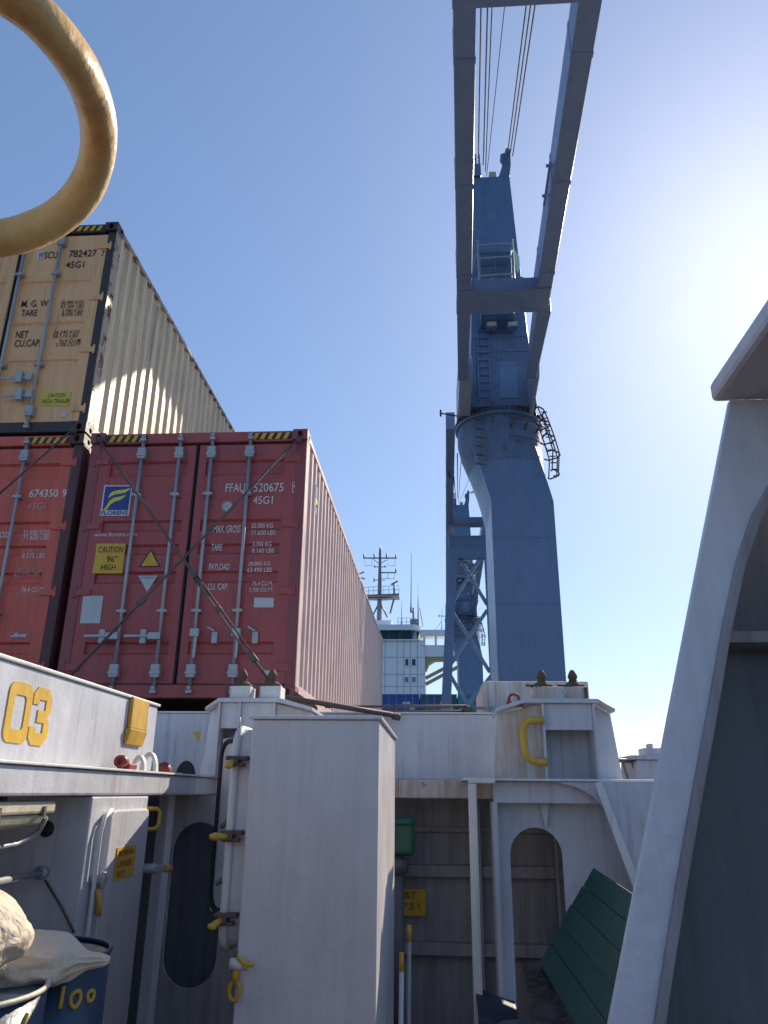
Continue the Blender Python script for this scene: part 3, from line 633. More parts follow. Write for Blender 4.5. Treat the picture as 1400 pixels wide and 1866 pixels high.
P0 = quad(dl, 'data_plate', [(152,1086),(188.6,1086),(182,1136),(145.6,1136)], PAPER, YM-.002)
quad(dr_, 'sticker', [(463.7,1089),(499,1089.5),(498.6,1107),(462.5,1107)], PAPER, YM-.002)
quad(dr_, 'sticker', [(480,1222),(504.5,1221),(503,1230),(479,1231)], PAPER, YM-.002)
c0 = at(414.3,922.9,YM); m = MB(); m.lathe((c0.x,YM-.001,c0.z), [(.058,0),(.058,-.003),(0,-.003)], 24, 'y'); em = m.build('round_emblem', WTXT, dr_)
m = MB(); m.lathe((c0.x,YM-.0045,c0.z), [(.048,0),(.044,0)], 24, 'y')
for k in range(6):
    a = k*math.pi/3+.3; m.bar((c0.x+.01*math.cos(a),YM-.005,c0.z+.01*math.sin(a)),(c0.x+.032*math.cos(a+.4),YM-.005,c0.z+.032*math.sin(a+.4)),.006,.001,(0,1,0))
m.build('emblem_print', BTXT, em)
# door handles
yr = CY-.03
for (xa, xb2) in ((155,212),(228,289)):
    a = at(xa,1160,yr); b = at(xb2,1159,yr)
    m = MB(); m.bar(a+Vector((0,-.03,0)),b+Vector((0,-.03,0)),.012,.026).box((a.x*.45+b.x*.55)-.03,yr-.02,a.z-.07,(a.x*.45+b.x*.55)+.03,yr+.03,a.z+.07).box(b.x-.10,yr-.045,a.z-.035,b.x+.03,yr-.01,a.z+.035); m.build('handle', STEEL, dl, .004)
for rx in rodx[2:]:
    z1 = at(385,1152,yr).z; z2 = at(385,1200,yr).z
    m = MB(); m.bar((rx+.035,yr-.04,z1),(rx+.03,yr-.04,z2),.026,.012,(0,-1,0)).box(rx-.03,yr-.05,z1-.05,rx+.06,yr-.012,z1+.03); m.build('handle', STEEL, dr_, .004)
for hx in (388.5,463):
    a = at(hx,1158,yr); m = MB(); m.box(a.x-.03,yr+.04,a.z-.07,a.x+.03,yr+.07,a.z+.05).bar((a.x,yr+.03,a.z+.05),(a.x-.07,yr+.0,a.z+.085),.03,.02); m.build('hasp', STEEL, dr_, .004)
# side logo strip on the maroon container's right side
for (px, py, h_, mt) in ((577,897,26,BLUE),(577,914,9,LYEL),(576,930,12,BLUE)):
    v = atx(px,py,CX-.008); m = MB(); m.box(CX-.0118,v.y-.05,v.z-h_*.003,CX-.008,v.y+.07,v.z+h_*.003); m.build('side_logo', mt, mc)

td = doors(tc_)[1]
for s, x, y, h, w in (('SCU',80.5,471,12.5,23),('782427',125,468.5,12.5,50),('7',184,467.5,11.5,6),('45G1',119.4,488.4,12,33),('M. G. W.',38.3,559.7,12,51),('TARE',37.7,576.4,12,29),
    ('NET',28.3,616,13,22),('CU.CAP.',25.8,632,13,47),('30.480 KGS',110.6,554.4,6.5,42),('67.200 LBS',110.6,561.6,6.5,41),('3.940 KGS',113,569.5,6.5,38),('8.690 LBS',112,576,6.5,37),
    ('26.540 KGS',97.4,608.8,6.5,47),('58.510 LBS',95.5,616,6.5,46),('76.4 CU.M',107,624.5,6.5,39),('2.700 CU.FT',101,631.4,6.5,45)):
    mark(td, s, x, y, h, BTXT, w, .008)
q = quad(td, 'white_patch', [(68.5,457.5),(79.5,457.5),(79,471.5),(68,471.5)], WTXT, YM-.002); mark(q, 'W', 69, 470.5, 11.5, BLUE, 9.5, .01, yo=YM-.003)
q = quad(td, 'caution_sign', [(77,713),(130,713),(125.7,740),(71.7,738)], paint('pale_yellow_sign', (.62,.50,.06), rough=.5), YM-.002)
mark(q, 'CAUTION', 87, 724.5, 7.5, BTXT, 32, .004, shear=.1, yo=YM-.003); mark(q, 'HIGH TRAILER', 76.5, 735.5, 8, BTXT, 49, .004, shear=.1, yo=YM-.003)
for y0 in (690,722):
    a = at(2,y0,yr); b = at(57,y0-3,yr)
    m = MB(); m.bar(a,b,.014,.03).box(b.x-.17,yr-.03,a.z-.06,b.x-.10,yr+.03,a.z+.08).box(b.x-.05,yr-.03,b.z-.045,b.x+.02,yr+.0,b.z+.045); m.build('handle', STEEL, td, .004)
quad(td, 'sticker', [(112,750),(122,750),(121,760),(110,760)], PAPER, YM-.002)
od = doors(oc)[1]
for s, x, y, h, w, mt in (('674350',53,906,14,52,WTXT),('9',113,905.5,14,8,WTXT),('U',10,904,11,9,WFADE),('45G1',49,929,13,34,WFADE),('OSS',-1,980,11,18,WTXT),('32.500 KGS',42.3,975,8.5,47,WTXT),('71.650 LBS',42,984,8.5,47,WTXT),
    ('3.890 KGS',41,1008,8,42,WFADE),('8.575 LBS',40,1017,8.5,41,WTXT),('28.610 KGS',29,1042,8,47,WFADE),('63.075 LBS',26,1051,8,46,WFADE),('76.4 CU.M',39,1079,9,39,WTXT),('2.700 CU.FT',29,1087,8,48,WFADE)):
    mark(od, s, x, y, h, mt, w, .012)
quad(od, 'sticker', [(30,1152),(34,1156),(48,1155.5),(47,1161),(16,1161),(26,1156)], PAPER, YM-.002)

# lashing rods
def lash(label, p, q, rod_r=.0125, buckle=None):
    p, q = Vector(p), Vector(q)
    t = thing('lashing_rod', q, label, 'lashing rod', 'lashing rods on the container ends')
    d = q-p
    if not buckle:
        m = MB(); m.cyl(p,q,rod_r,None,8); m.build('rod', BROWN, t)
    else:
        f0, f1 = buckle; a, b = p+d*f0, p+d*f1
        m = MB(); m.cyl(p,a,rod_r,None,8); m.build('rod', BROWN, t)
        s_ = d.cross(Vector((0,1,0))).normalized()*.017
        m = MB(); m.cyl(a+s_,b+s_,.008,None,8).cyl(a-s_,b-s_,.008,None,8).bar(a-d*.015,a+d*.012,.052,.045,(0,1,0)).bar(b-d*.008,b+d*.012,.052,.045,(0,1,0)); m.bar(p+d*(f0*.55+f1*.45)-d*.008,p+d*(f0*.55+f1*.45)+d*.006,.052,.04,(0,1,0)); m.build('turnbuckle', BROWN, t)
        m = MB(); m.cyl(b,q,.0135,None,8).cyl(a,p+d*(f0+.08),.011,None,8); m.build('screw', RUST, t)
        m = MB(); m.lathe(q+Vector((0,0,-.03)), [(.0,0),(.035,0),(.045,.03),(.03,.06),(0,.06)], 10); m.build('lower_eye', RUST, t)
    m = MB(); m.lathe(p+Vector((0,.03,0)), [(.0,-.05),(.03,-.045),(.038,-.01),(.03,.02)], 10, 'y'); m.build('upper_hook', BROWN, t)
    return t
a = at(180,801,CY-.05); b = at(492,1243,5.85)
lash('brown lashing rod with turnbuckle crossing the maroon doors from upper left to lower right', a, b, buckle=(.645,.93))
a = at(544,799,CY-.05); b = at(124,1236,6.9)
t = lash('thin brown lashing rod crossing the maroon doors from upper right to lower left', a, b)
m = MB(); d = b-a; m.bar(a+d*.70-Vector((.0,.01,0)),a+d*.73-Vector((0,.01,0)),.05,.035,(0,1,0)); m.build('knob', BROWN, t)
a = at(132,783,CY-.06); b = at(-30,925,7.2)
lash('thin lashing rod slanting across the orange container from beneath the tan corner', a, b)

# ------------------------------------------------------------------ cranes
SH = .031                                # the jib is slewed slightly
def jx(x, y): return x-SH*(21.7-y)
def crane(label):
    t = thing('deck_crane', (2.9,25.5,2.0), label, 'crane', 'ship deck cranes with jibs lowered over the deck')
    # column: square below, round on top, the left side flaring out
    n = 32
    def ring(z, k):
        # k 0 = square, 1 = circle
        out = []
        for i in range(n):
            a = 2*math.pi*i/n; ca, sa = math.cos(a), math.sin(a)
            s_ = 1/max(abs(ca), abs(sa)); sq = (2.92+1.02*ca*s_, 25.6+1.6*sa*s_)
            ci = (2.39+1.50*ca, 25.5+1.50*sa)
            out.append(Vector((sq[0]*(1-k)+ci[0]*k, sq[1]*(1-k)+ci[1]*k, z)))
        return out
    lv = [(-2.0,0),(5,0),(8,0),(10.85,0),(11.6,.28),(12.4,.62),(13.1,.90),(13.55,1),(14.15,1)]
    m = MB(); rg = [ring(z,k) for z, k in lv]
    m2 = MB()
    for q_, (a, b) in enumerate(zip(rg, rg[1:])):
        for i in range(n):
            j = (i+1) % n; (m2 if q_ >= 5 else m).add([a[i],a[j],b[j],b[i]], [(0,1,2,3)], q_ >= 6)
    col = m.build('column', CR, t); m2.build('column_head', CRR, t)
    for z in (4.6,7.4,9.6):
        m = MB(); m.box(1.905,23.988,z,3.935,24.003,z+.025); m.build('weld_seam', CR, t)
    m = MB(); m.box(1.892,24.03,-2.0,1.898,27.2,10.8); m.build('flank_sheen', CF, t)  # thin sheet added; its pale colour stands for sky reflected at a slant
    # slewing ring with bolts
    m = MB(); m.lathe((2.39,25.5,14.15), [(1.48,0),(1.58,0),(1.58,.10),(1.53,.11),(1.53,.26),(1.5,.27),(0,.27)], 40); m.build('slewing_ring', CR, t)
    m = MB()
    for i in range(56):
        a = 2*math.pi*i/56; x, y = 2.39+1.55*math.cos(a), 25.5+1.55*math.sin(a); m.box(x-.035,y-.035,14.262,x+.035,y+.035,14.40)
    bt = m.build('ring_bolts', RUST, t); bt['kind'] = 'stuff'
    # tapering house / mast on top
    def rect(x0, x1, y0, y1, z): return [(x0,y0,z),(x1,y0,z),(x1,y1,z),(x0,y1,z)]
    m = MB(); m.hexa(rect(1.25,3.62,24.0,26.9,14.42), rect(1.42,3.45,24.0,26.6,17.2)); m.build('slewing_house', CRR, t, .03)
    m = MB(); m.box(2.35,23.975,14.7,3.0,23.998,16.2); m.build('access_hatch', CR, t, .02)
    m = MB(); m.hexa(rect(1.42,3.45,24.002,26.6,17.201), rect(1.64,3.18,24.4,25.9,24.9)); mast = m.build('mast', CR, t, .03)
    m = MB(); m.bar((2.19,24.03,17.3),(2.13,24.37,24.4),.03,.03).bar((1.5,23.98,15.0),(1.5,23.98,17.1),.04,.03); m.bar((1.45,23.985,16.6),(3.4,23.985,16.6),.02,.03); m.build('seam', CR, t)
    m = MB()
    for xx in (1.62,2.02): m.bar((xx,23.93,14.6),(xx+.03,23.97,17.6),.04,.04)
    for k in range(10): m.bar((1.62,23.94,14.75+.3*k),(2.04,23.94,14.75+.3*k),.03,.03)
    m.build('mast_ladder', CR, t)
    # jib foot brackets
    for x0 in (.87,3.32):
        m = MB(); m.prism([(23.9,14.42),(25.8,14.42),(25.0,15.6),(22.0,15.3),(21.6,14.9),(21.9,14.3),(23.9,14.0)], 'x', x0, x0+(.42 if x0 < 2 else .11)); m.build('foot_bracket', CF, t, .02)
    # two jib arms, box girders running over the camera
    y1, y0 = 21.9, -13.0
    for xo in (.82,2.92):
        for (ya, yb, w, h) in ((y1,18.2,.30,.62),(18.2,y0,.39,.80)):
            m = MB()
            off = 0 if xo < 2 else .39-w
            q = lambda y, ww, hh: [(jx(xo+off,y),y,14.25),(jx(xo+off,y)+ww,y,14.25),(jx(xo+off,y)+ww,y,14.25+hh),(jx(xo+off,y),y,14.25+hh)]
            m.hexa(q(ya,w if ya > 18.3 else .39,h if ya < 18.3 else .45), q(yb,.39,.80)); m.build('jib_arm', JB, t, .015)
        for k in range(9):
            y = 16.5-3.1*k
            m = MB(); m.box(jx(xo,y)-.008,y,14.243,jx(xo,y)+.398,y+.12,15.058); m.build('arm_joint', JB, t)
    for (ya, yb) in ((17.15,18.2),(8.4,9.35),(-1.0,-.2)):
        xl, xr = jx(.83,ya), jx(3.29,ya)
        m = MB(); m.prism([(xl,ya),(xr,ya),(xr+.02,ya+.6),(xr-.12,yb),(xl,yb)], 'z', 14.22, 14.60); m.build('cross_beam', JB, t, .02)
    m = MB(); m.box(jx(2.52,8.4),8.6,13.95,jx(2.88,8.4),9.05,14.215); m.build('sheave_block', JB, t, .03)
    m = MB(); m.bar((jx(2.86,14),14.4,14.5),(jx(2.86,13),13.1,14.5),.05,.05); m.bar((jx(2.80,14),14.2,14.6),(jx(2.92,13),14.2,14.6),.05,.05).bar((jx(2.80,13),13.3,14.6),(jx(2.92,13),13.3,14.6),.05,.05); m.build('step_rail', JB, t)
    for xx in (1.35,1.75,2.55): m2 = MB(); m2.lathe((jx(xx,17.3),17.3,14.60), [(0,.11),(.05,.10),(.07,.03),(.07,0)], 10); m2.build('rivet_lamp', JB, t)
    # operator's cab with guard rails
    a, b = at(870,443,23.0), at(938,520,23.0)
    x0, x1, z1 = a.x, b.x, a.z; z0 = at(900,575,23.2).z
    m = MB(); m.box(x0+.05,23.1,z0,x1-.05,24.2,z0+.25).box(x0+.05,23.1,z1-.35,x1-.05,24.2,z1-.22).box(x0+.05,23.1,z0+.251,x0+.12,24.2,z1-.351).box(x1-.12,23.1,z0+.251,x1-.05,24.2,z1-.351).box((x0+x1)/2-.02,23.1,z0+.251,(x0+x1)/2+.02,23.16,z1-.351); cab = m.build('cab', CR, t, .02)
    for xa, xb2 in ((x0+.122,(x0+x1)/2-.022),((x0+x1)/2+.022,x1-.122)):
        m = MB(); m.box(xa,23.12,z0+.253,xb2,23.14,z1-.353); m.build('pane', GLL, cab)
    m = MB(); m.box(x1-.049,23.2,z0+.6,x1-.035,24.0,z1-.45); m.build('side_pane', GLG, cab)
    m = MB(); pz = at(945,455,23.2); m.add([(x1+.03,23.1,pz.z+.05),(x1+.26,23.25,pz.z-.25),(x1+.26,23.25,pz.z-.75),(x1+.18,23.2,pz.z-1.0),(x1+.03,23.1,pz.z-.45)], [(0,1,2,3,4)]); ex = m.build('open_pane', GLG, cab)
    sm = ex.modifiers.new('thick', 'SOLIDIFY'); sm.thickness = .02
    m = MB()
    for zz in (at(900,446,22.9).z, at(900,470,22.9).z, at(900,502,22.9).z): m.cyl((x0-.02,22.9,zz),(x1+.02,22.9,zz+.05),.032,None,8)
    for xx in (x0,x1): m.cyl((xx,22.9,z0-.1),(xx,22.9,z1+.05),.028,None,8); m.cyl((xx,22.9,z1-.1),(xx,24.1,z1-.1),.022,None,8)
    m.build('guard_rail', STEEL, t)
    for px in (896,934):
        p = at(px,593,23.6); f = thing('flood', p, '', ''); bpy.data.objects.remove(f)
        m = MB(); m.box(p.x-.19,23.5,p.z-.10,p.x+.19,23.8,p.z+.12); fl_ = m.build('floodlight', JB, t, .02)
        m = MB(); m.box(p.x-.15,23.485,p.z-.07,p.x+.15,23.499,p.z+.09); m.build('lamp_glass', CREAM, fl_)
        m = MB(); m.bar((p.x,23.8,p.z),(p.x,24.1,p.z),.08,.05); m.build('lamp_bracket', CR, fl_)
    # mast head: sheave plates
    m = MB(); m.box(1.66,24.3,24.902,2.05,25.2,25.5)
    for xx in (1.70,1.84,1.98): m.box(xx,24.4,25.501,xx+.06,24.9,26.1)
    m.build('sheave_frame', CR, t, .02)
    m = MB(); m.prism([(2.75,24.902),(3.18,24.902),(3.26,25.5),(3.27,26.3),(3.10,26.35),(2.98,25.9),(2.90,25.4)], 'y', 24.4, 24.75); m.prism([(2.92,25.4),(3.04,26.0),(2.86,25.95),(2.82,25.6)], 'y', 24.3, 24.39); m.build('sheave_bracket', CR, t, .02)
    m = MB(); m.box(2.38,24.45,24.902,2.66,24.8,25.2); m.build('head_box', CREAM, t, .02)
    # hoist and luffing wires from mast head to jib tip
    for (sx, sy, ex_, ey, r) in ((864,290,865,10,.026),(872,288,877,10,.026),(881,300,889,10,.026),(885,312,897,10,.02),(887,320,920,10,.014),(925,282,960,5,.024),(930,280,968,5,.024),(934.5,284,976,5,.024)):
        a = at(sx,sy,24.5); b = at(ex_,ey,15.6); d = (b-a)/(15.6-24.5)
        e = a+d*(-12.5-24.5)
        m = MB(); m.cyl(a,e,r,None,6); m.build('hoist_wire', WIRE, t)
    # ladder cage hugging the right side and little catwalk rails
    m = MB(); c = Vector((2.43,25.5,0))
    cage = [(3.72,24.3,14.3),(3.86,24.2,13.75),(4.0,24.2,13.2),(4.12,24.2,12.6),(4.05,24.2,11.9)]
    base = [(3.55,24.3,14.3),(3.62,24.2,13.75),(3.72,24.2,13.2),(3.82,24.2,12.6),(3.9,24.2,11.9)]
    for (bx, by, bz), (gx, gy, gz) in zip(base, cage):
        m.tube([(bx,by-.32,bz),((bx+gx)/2,by-.42,bz),(gx+.12,by-.2,bz),(gx+.18,by,bz),(gx+.12,by+.2,bz),((bx+gx)/2,by+.42,bz),(bx,by+.32,bz)], .03, 6)
    for dy in (-.42,-.2,.2,.42): m.tube([(g[0]+(.12 if abs(dy) < .3 else -.12),g[1]+dy,g[2]) for g in cage], .024, 6)
    for k in range(11): z = 14.2-.24*k; m.cyl((3.75+.025*k,24.1,z),(3.95+.025*k,24.1,z),.025,None,6)
    m.build('ladder_cage', BROWN, t)
    m = MB()
    for z, r in ((13.85,1.72),(13.2,1.66)):
        m.tube([c+Vector((r*math.cos(R(a)),r*math.sin(R(a)),z)) for a in range(-85,-10,9)], .02, 6)
    for a in (-80,-60,-40,-20): m.cyl(c+Vector((1.5*math.cos(R(a)),1.5*math.sin(R(a)),13.6)), c+Vector((1.72*math.cos(R(a)),1.72*math.sin(R(a)),13.85)), .03, None, 6)
    for k in range(6):
        z = 13.9-.33*k; m.bar((1.45,23.98,z),(1.75,23.95,z-.05),.05,.05)
    m.build('catwalk_rail', BROWN, t)
    m = MB(); m.cyl((1.0,25,14.55),(.28,24.6,14.5),.03,None,6).cyl((.28,24.6,14.38),(.28,24.6,14.62),.04,None,6); m.build('side_lamp', BROWN, t)
    return t
c1 = crane('large blue-grey deck crane nearest the camera, its two jib arms reaching overhead')
c2 = copy_tree(c1); c2['label'] = 'smaller-looking deck crane standing farther off behind the braced jib rest'
c2.location = Vector(c1.location)+Vector((.0,42.5,2.0)); c2.rotation_euler.z = R(1.2)
for o in [x for x in bpy.data.objects if x.parent == c2 and x.name.startswith('column')]: o.scale.z = 1.0
# jib rest trestle
YJ = 43.0
jr = thing('jib_rest', (1.9,YJ,0), 'blue-grey braced trestle with diagonal crosses standing before the farther crane', 'trestle')
lt, lb = at(826,997,YJ), at(813,1290,YJ); rt, rb = at(890,997,YJ), at(905,1290,YJ)
ext = lambda a, b, z: b+(a-b)*((z-b.z)/(a.z-b.z))
for a, b in ((lt,lb),(rt,rb)):
    m = MB(); m.bar(ext(a,b,2.0),a,.52,.5,(0,1,0)); m.build('leg', CR, jr, .02)
m = MB(); m.box(lt.x-.26,YJ-.26,lt.z+.002,rt.x+.3,YJ+.26,lt.z+.62); m.box(lt.x-.26,YJ-.27,lt.z-.75,rt.x+.26,YJ+.2,lt.z-.0); m.build('head_beam', CR, jr, .02)
brs = [((833,1010),(888,1102)),((880,1010),(820,1105)),((820,1108),(893,1225)),((888,1112),(817,1218)),((816,1222),(855,1290)),((895,1232),(852,1285))]
for k, (p, q) in enumerate(brs):
    yy = YJ-.05 if k % 2 else YJ+.12
    a, b = at(*p,yy), at(*q,yy)
    m = MB(); m.bar(a,b,.20,.14,(0,1,0)); m.build('brace', BRC, jr, .01)
m = MB(); a = ext(lt,lb,5.2); b = ext(rt,rb,5.2); m.bar(a,b,.3,.3,(0,1,0)); m.build('tie_beam', CR, jr)

# ------------------------------------------------------------------ far containers and the bridge
def small_container(x, y, z, mat, label):
    t = thing('shipping_container', (x+CW/2,y,z), label, 'container', 'containers stowed before the bridge')
    m = MB(); m.box(x,y+.03,z,x+CW,y+6.06,z+2.59); m.build('body', mat, t, .03)
    m = MB(); m.box(x,y-.03,z,x+.14,y+.029,z+2.59).box(x+CW-.14,y-.03,z,x+CW,y+.029,z+2.59).box(x+.141,y-.03,z+2.45,x+CW-.141,y+.029,z+2.59).box(x+.141,y-.03,z,x+CW-.141,y+.029,z+.14); m.build('end_frame', mat, t)
    for i in (0,1):
        xa = x+.16+i*1.07; m = MB(); m.box(xa,y-.0,z+.15,xa+1.04,y+.028,z+2.44); d = m.build('door', mat, t)
        for rx in (.3,.78):
            m = MB(); m.cyl((xa+rx,y-.03,z+.06),(xa+rx,y-.03,z+2.55),.022,None,6); m.build('locking_rod', STEEL, d)
        for (lx, lz, lw) in ((.12,1.95,.5),(.6,1.6,.3)):
            if i: m = MB(); m.box(xa+lx,y-.006,z+lz,xa+lx+lw,y-.002,z+lz+.14); m.build('marking', WTXT, d)
    return t
zc = 7.93
for tier in (0,1):
    for x, mt, nm in ((-3.60,BLC,'bright blue container beside the maroon one, far off below the bridge'),(-1.10,BLC2,'dull blue container far off, behind the braced trestle leg'),(1.40,TEAL,'teal container far off between the trestle and the crane')):
        if tier == 0: small_container(x,52,zc-2.59,mt,nm)
st = MB(); st.box(-3.6,52.1,0,3.9,58,zc-2.6)
struct(st.build('hatch_deck', GD))

YB = 95.0
br = thing('bridge_house', (-6,YB,0), 'white accommodation block with dark bridge windows far off behind the containers', 'superstructure')
xr = at(775,1200,YB).x
m = MB(); m.box(-20,YB+.12,-.02,xr,YB+12,at(720,1167,YB).z); m.build('wall', SUPD, br)
xs = [at(p,1200,YB).x for p in (640,660,681,702,724,736,748,761,775)]; zs = [at(720,p,YB).z for p in (1330,1300,1283,1251,1229,1198,1168)]
for i in range(len(xs)-1):
    for j in range(len(zs)-1):
        m = MB(); m.box(xs[i]+.04,YB+.04+.02*((i*3+j) % 2),zs[j]+.04,xs[i+1]-.04,YB+.119,zs[j+1]-.04); m.build('wall_panel', SUP, br)
for x0, y0, x1, y1, mt in ((739,1201,744.5,1213,GLS),(751,1201,757.5,1213,GLS),(738,1234,744.5,1243,GLL),(751.5,1234,757.5,1243,GLL)):
    a, b = at(x0,y1,YB), at(x1,y0,YB)
    m = MB(); m.holed([(a.x-.07,a.z-.07),(b.x+.07,a.z-.07),(b.x+.07,b.z+.07),(a.x-.07,b.z+.07)], [(a.x,a.z),(b.x,a.z),(b.x,b.z),(a.x,b.z)], ((a.x+b.x)/2,(a.z+b.z)/2), 'y', YB-.05, YB+.03); w_ = m.build('window', SUP, br)
    m = MB(); m.box(a.x,YB+.0,a.z,b.x,YB+.02,b.z); m.build('pane', mt, w_)
za, zb_, zt_ = at(720,1168,YB).z, at(720,1150,YB).z, at(720,1140,YB).z
xw0, xw1 = -20, at(752,1160,YB).x
m = MB(); m.box(-20,YB-.3,za+.002,xw1+.8,YB+9,za+.15); m.build('wheelhouse_apron', SUP, br)
m = MB(); m.box(-20,YB+.1,za+.151,xw1+.5,YB+9,zb_); m.build('wheelhouse', SUPD, br)
xp = [at(p,1160,YB).x for p in (640,658,676,692,709,728.5,750)]
for i in range(len(xp)-1):
    m = MB(); m.hexa([(xp[i]+.08,YB-.05,za+.16),(xp[i+1]-.08,YB-.05,za+.16),(xp[i+1]-.08,YB-.0,za+.16),(xp[i]+.08,YB-.0,za+.16)], [(xp[i]+.08,YB-.4,zb_),(xp[i+1]-.08,YB-.4,zb_),(xp[i+1]-.08,YB-.35,zb_),(xp[i]+.08,YB-.35,zb_)]); m.build('bridge_window', GLS, br)
m = MB(); m.hexa([(xp[-1]-.02,YB-.05,za+.2),(xp[-1]+.75,YB+1.2,za+.2),(xp[-1]+.72,YB+1.25,za+.2),(xp[-1]-.05,YB,za+.2)], [(xp[-1]-.02,YB-.4,zb_),(xp[-1]+.95,YB+1.0,zb_),(xp[-1]+.92,YB+1.05,zb_),(xp[-1]-.05,YB-.35,zb_)]); m.build('bridge_window', GLL, br)
m = MB(); m.prism([(-20,YB-.7),(xw1+.2,YB-.7),(xw1+1.1,YB+.9),(xw1+1.1,YB+9),(-20,YB+9)], 'z', zb_+.003, zt_); m.build('wheelhouse_roof', SUP, br)
a, b = at(693,1138,YB), at(712,1124,YB); m = MB(); m.box(a.x-3,YB+2,zt_+.003,b.x,YB+5,b.z).box(b.x,YB+2.2,zt_+.003,b.x+.7,YB+3.2,zt_+.6); m.build('deck_locker', SUP, br)
# bridge wing
wt_, wm, wl, wb = [at(800,p,YB).z for p in (1147,1158,1175,1196)]
xe = at(842,1150,YB).x
m = MB(); m.box(xr-.6,YB+.2,wm,xe,YB+2.5,wt_); wg = m.build('wing_roof', SUP, br)
m = MB(); m.box(xr-.2,YB+.2,wb,xe,YB+2.5,wl); m.build('wing_apron', SUP, br)
for p in (773,794,818,840):
    x = at(p,1165,YB).x; m = MB(); m.box(x-.12,YB+.25,wl+.002,x+.16,YB+.5,wm-.002); m.build('wing_post', SUP, br)
m = MB(); q = at(775,1212,YB); m.prism([(xr,wb-.003),(xe,wb-.003),(xe,wb-.25),(xr+1.2,wb-.35),(xr+.5,wb-.8),(xr+.2,wb-1.5),(xr,wb-1.6)], 'y', YB+.3, YB+2.4); m.build('wing_bracket', SUPB, br)
for (p, q_) in (((776,1236),(812,1217)),((776,1247),(845,1210))):
    a, b = at(*p,YB+.6), at(*q_,YB+.6); m = MB(); m.bar(a,b,.35,.4); m.build('wing_strut', SUPB, br)
m = MB(); a = at(768,1175,YB); m.box(a.x,YB-.1,a.z-.1,a.x+.5,YB+.1,a.z+.35); m.build('searchlight_box', SUP, br)
m = MB()
for zz in (.5,1.0): m.cyl((at(724,1140,YB).x,YB+.2,zt_+zz),(at(760,1140,YB).x,YB+.2,zt_+zz),.03,None,6)
for p in (725,733,741,749,757): x = at(p,1140,YB).x; m.cyl((x,YB+.2,zt_),(x,YB+.2,zt_+1.0),.03,None,6)
m.build('roof_railing', MAST, br)
# radar mast
YM2 = YB+3
rm = thing('radar_mast', (at(692,1130,YM2).x,YM2,zt_), 'grey radar mast with crossed yards above the white bridge', 'mast')
def rbar(x0, y0, x1, y1, w, nm='yard'):
    a, b = at(x0,y0,YM2), at(x1,y1,YM2); m = MB(); m.cyl(a,b,w,None,8); return m.build(nm, MAST, rm)
m = MB(); m.tube([at(691,1138,YM2),at(692,1090,YM2),at(693,1003,YM2),at(693.3,992,YM2)], [.34,.3,.16,.03], 10); m.build('pole', MAST, rm)
rbar(663,1017,723,1017,.10); rbar(694,1043.5,722,1043.5,.09); rbar(683,1033,704,1033,.06); rbar(682,1057,702,1057,.05)
for x, y0, y1 in ((663,1017,1009),(682,1017,1008),(704.5,1017,1008),(721.5,1017,1011),(721.5,1043.5,1036),(682,1060,1053),(683,1034,1030),(702,1034,1030)): rbar(x,y0,x,y1,.09,'navigation_lamp')
for P in ([(665,1018),(665,1030),(678,1031),(678,1018)],[(707,1018),(707,1031),(720,1031),(720,1018)],[(696,1054),(719,1055),(719,1044)],[(707,1054),(707,1044)]):
    m = MB(); m.tube([at(*p,YM2) for p in P], .035, 5); m.build('aerial_frame', MAST, rm)
rbar(680,1019,691,1027,.05,'stay'); rbar(705,1020,695,1026,.05,'stay')
a, b = at(664,1092,YM2), at(728,1088,YM2)
m = MB(); m.prism([(a.x,a.z+.1),(b.x,b.z-.1),(b.x,b.z+.2),(a.x,a.z+.3)], 'y', YM2-1.2, YM2+1.2); m.prism([(at(680,1096,YM2).x,a.z-.05),(at(705,1096,YM2).x,a.z-.05),(b.x-.4,b.z-.102),(a.x+.4,a.z+.0)], 'y', YM2-.6, YM2+.6); m.build('platform', MAST, rm)
m = MB()
for zz in (.5,1.0): m.cyl((a.x,YM2-1.15,a.z+.3+zz),(b.x,YM2-1.15,b.z+.25+zz),.03,None,6)
for k in range(8): x = a.x+(b.x-a.x)*k/7; m.cyl((x,YM2-1.15,a.z+.3),(x,YM2-1.15,a.z+1.35),.03,None,6)
m.build('platform_railing', MAST, rm)
rbar(718.5,1086,718.5,1064,.13,'scanner_post'); p = rbar(713,1065.5,725,1059,.12,'radar_scanner')
rbar(718,1092,711,1118,.12,'brace'); rbar(684,1113,690,1100,.10,'brace'); rbar(694,1100,706,1125,.10,'brace'); rbar(678,1125,688,1105,.1,'brace')
for (x, y0, y1, r, lb_) in ((749,1008,1116,.07,'tallest whip aerial rising from the bridge roof'),(761,1064,1142,.04,'thin whip aerial near the right end of the bridge roof'),(731.5,1093,1138,.05,'short whip aerial just right of the radar mast'),(805,1104,1147,.04,'thin whip aerial standing on the bridge wing')):
    a, b = at(x,y1,YB+1), at(x+1,y0,YB+1)
    m = MB(); m.tube([a,a.lerp(b,.15),b], [r*2.2,r,r*.4], 6)
    if x == 749: m.box(a.x-.1,YB+.8,a.z-1.6,a.x+.9,YB+1.2,a.z-.9); m.cyl((a.x+.3,YB+1,zt_),(a.x+.3,YB+1,a.z+.6),.12,None,6); m.cyl((a.x,YB+1,a.z),(a.x+.3,YB+1,a.z),.08,None,6)
    if x == 805: m.cyl(a.lerp(b,.35),(a.x-.8,YB+1,a.z),.03,None,5)
    tag(m.build('whip_aerial', MAST), lb_, 'aerial', 'whip aerials on the bridge')
a, b = at(763,1088,YB+1), at(771,1142,YB+1); c = at(763,1142,YB+1)
m = MB(); m.cyl(c,a,.07,.02,6).cyl(at(765,1108,YB+1),b,.05,None,6)
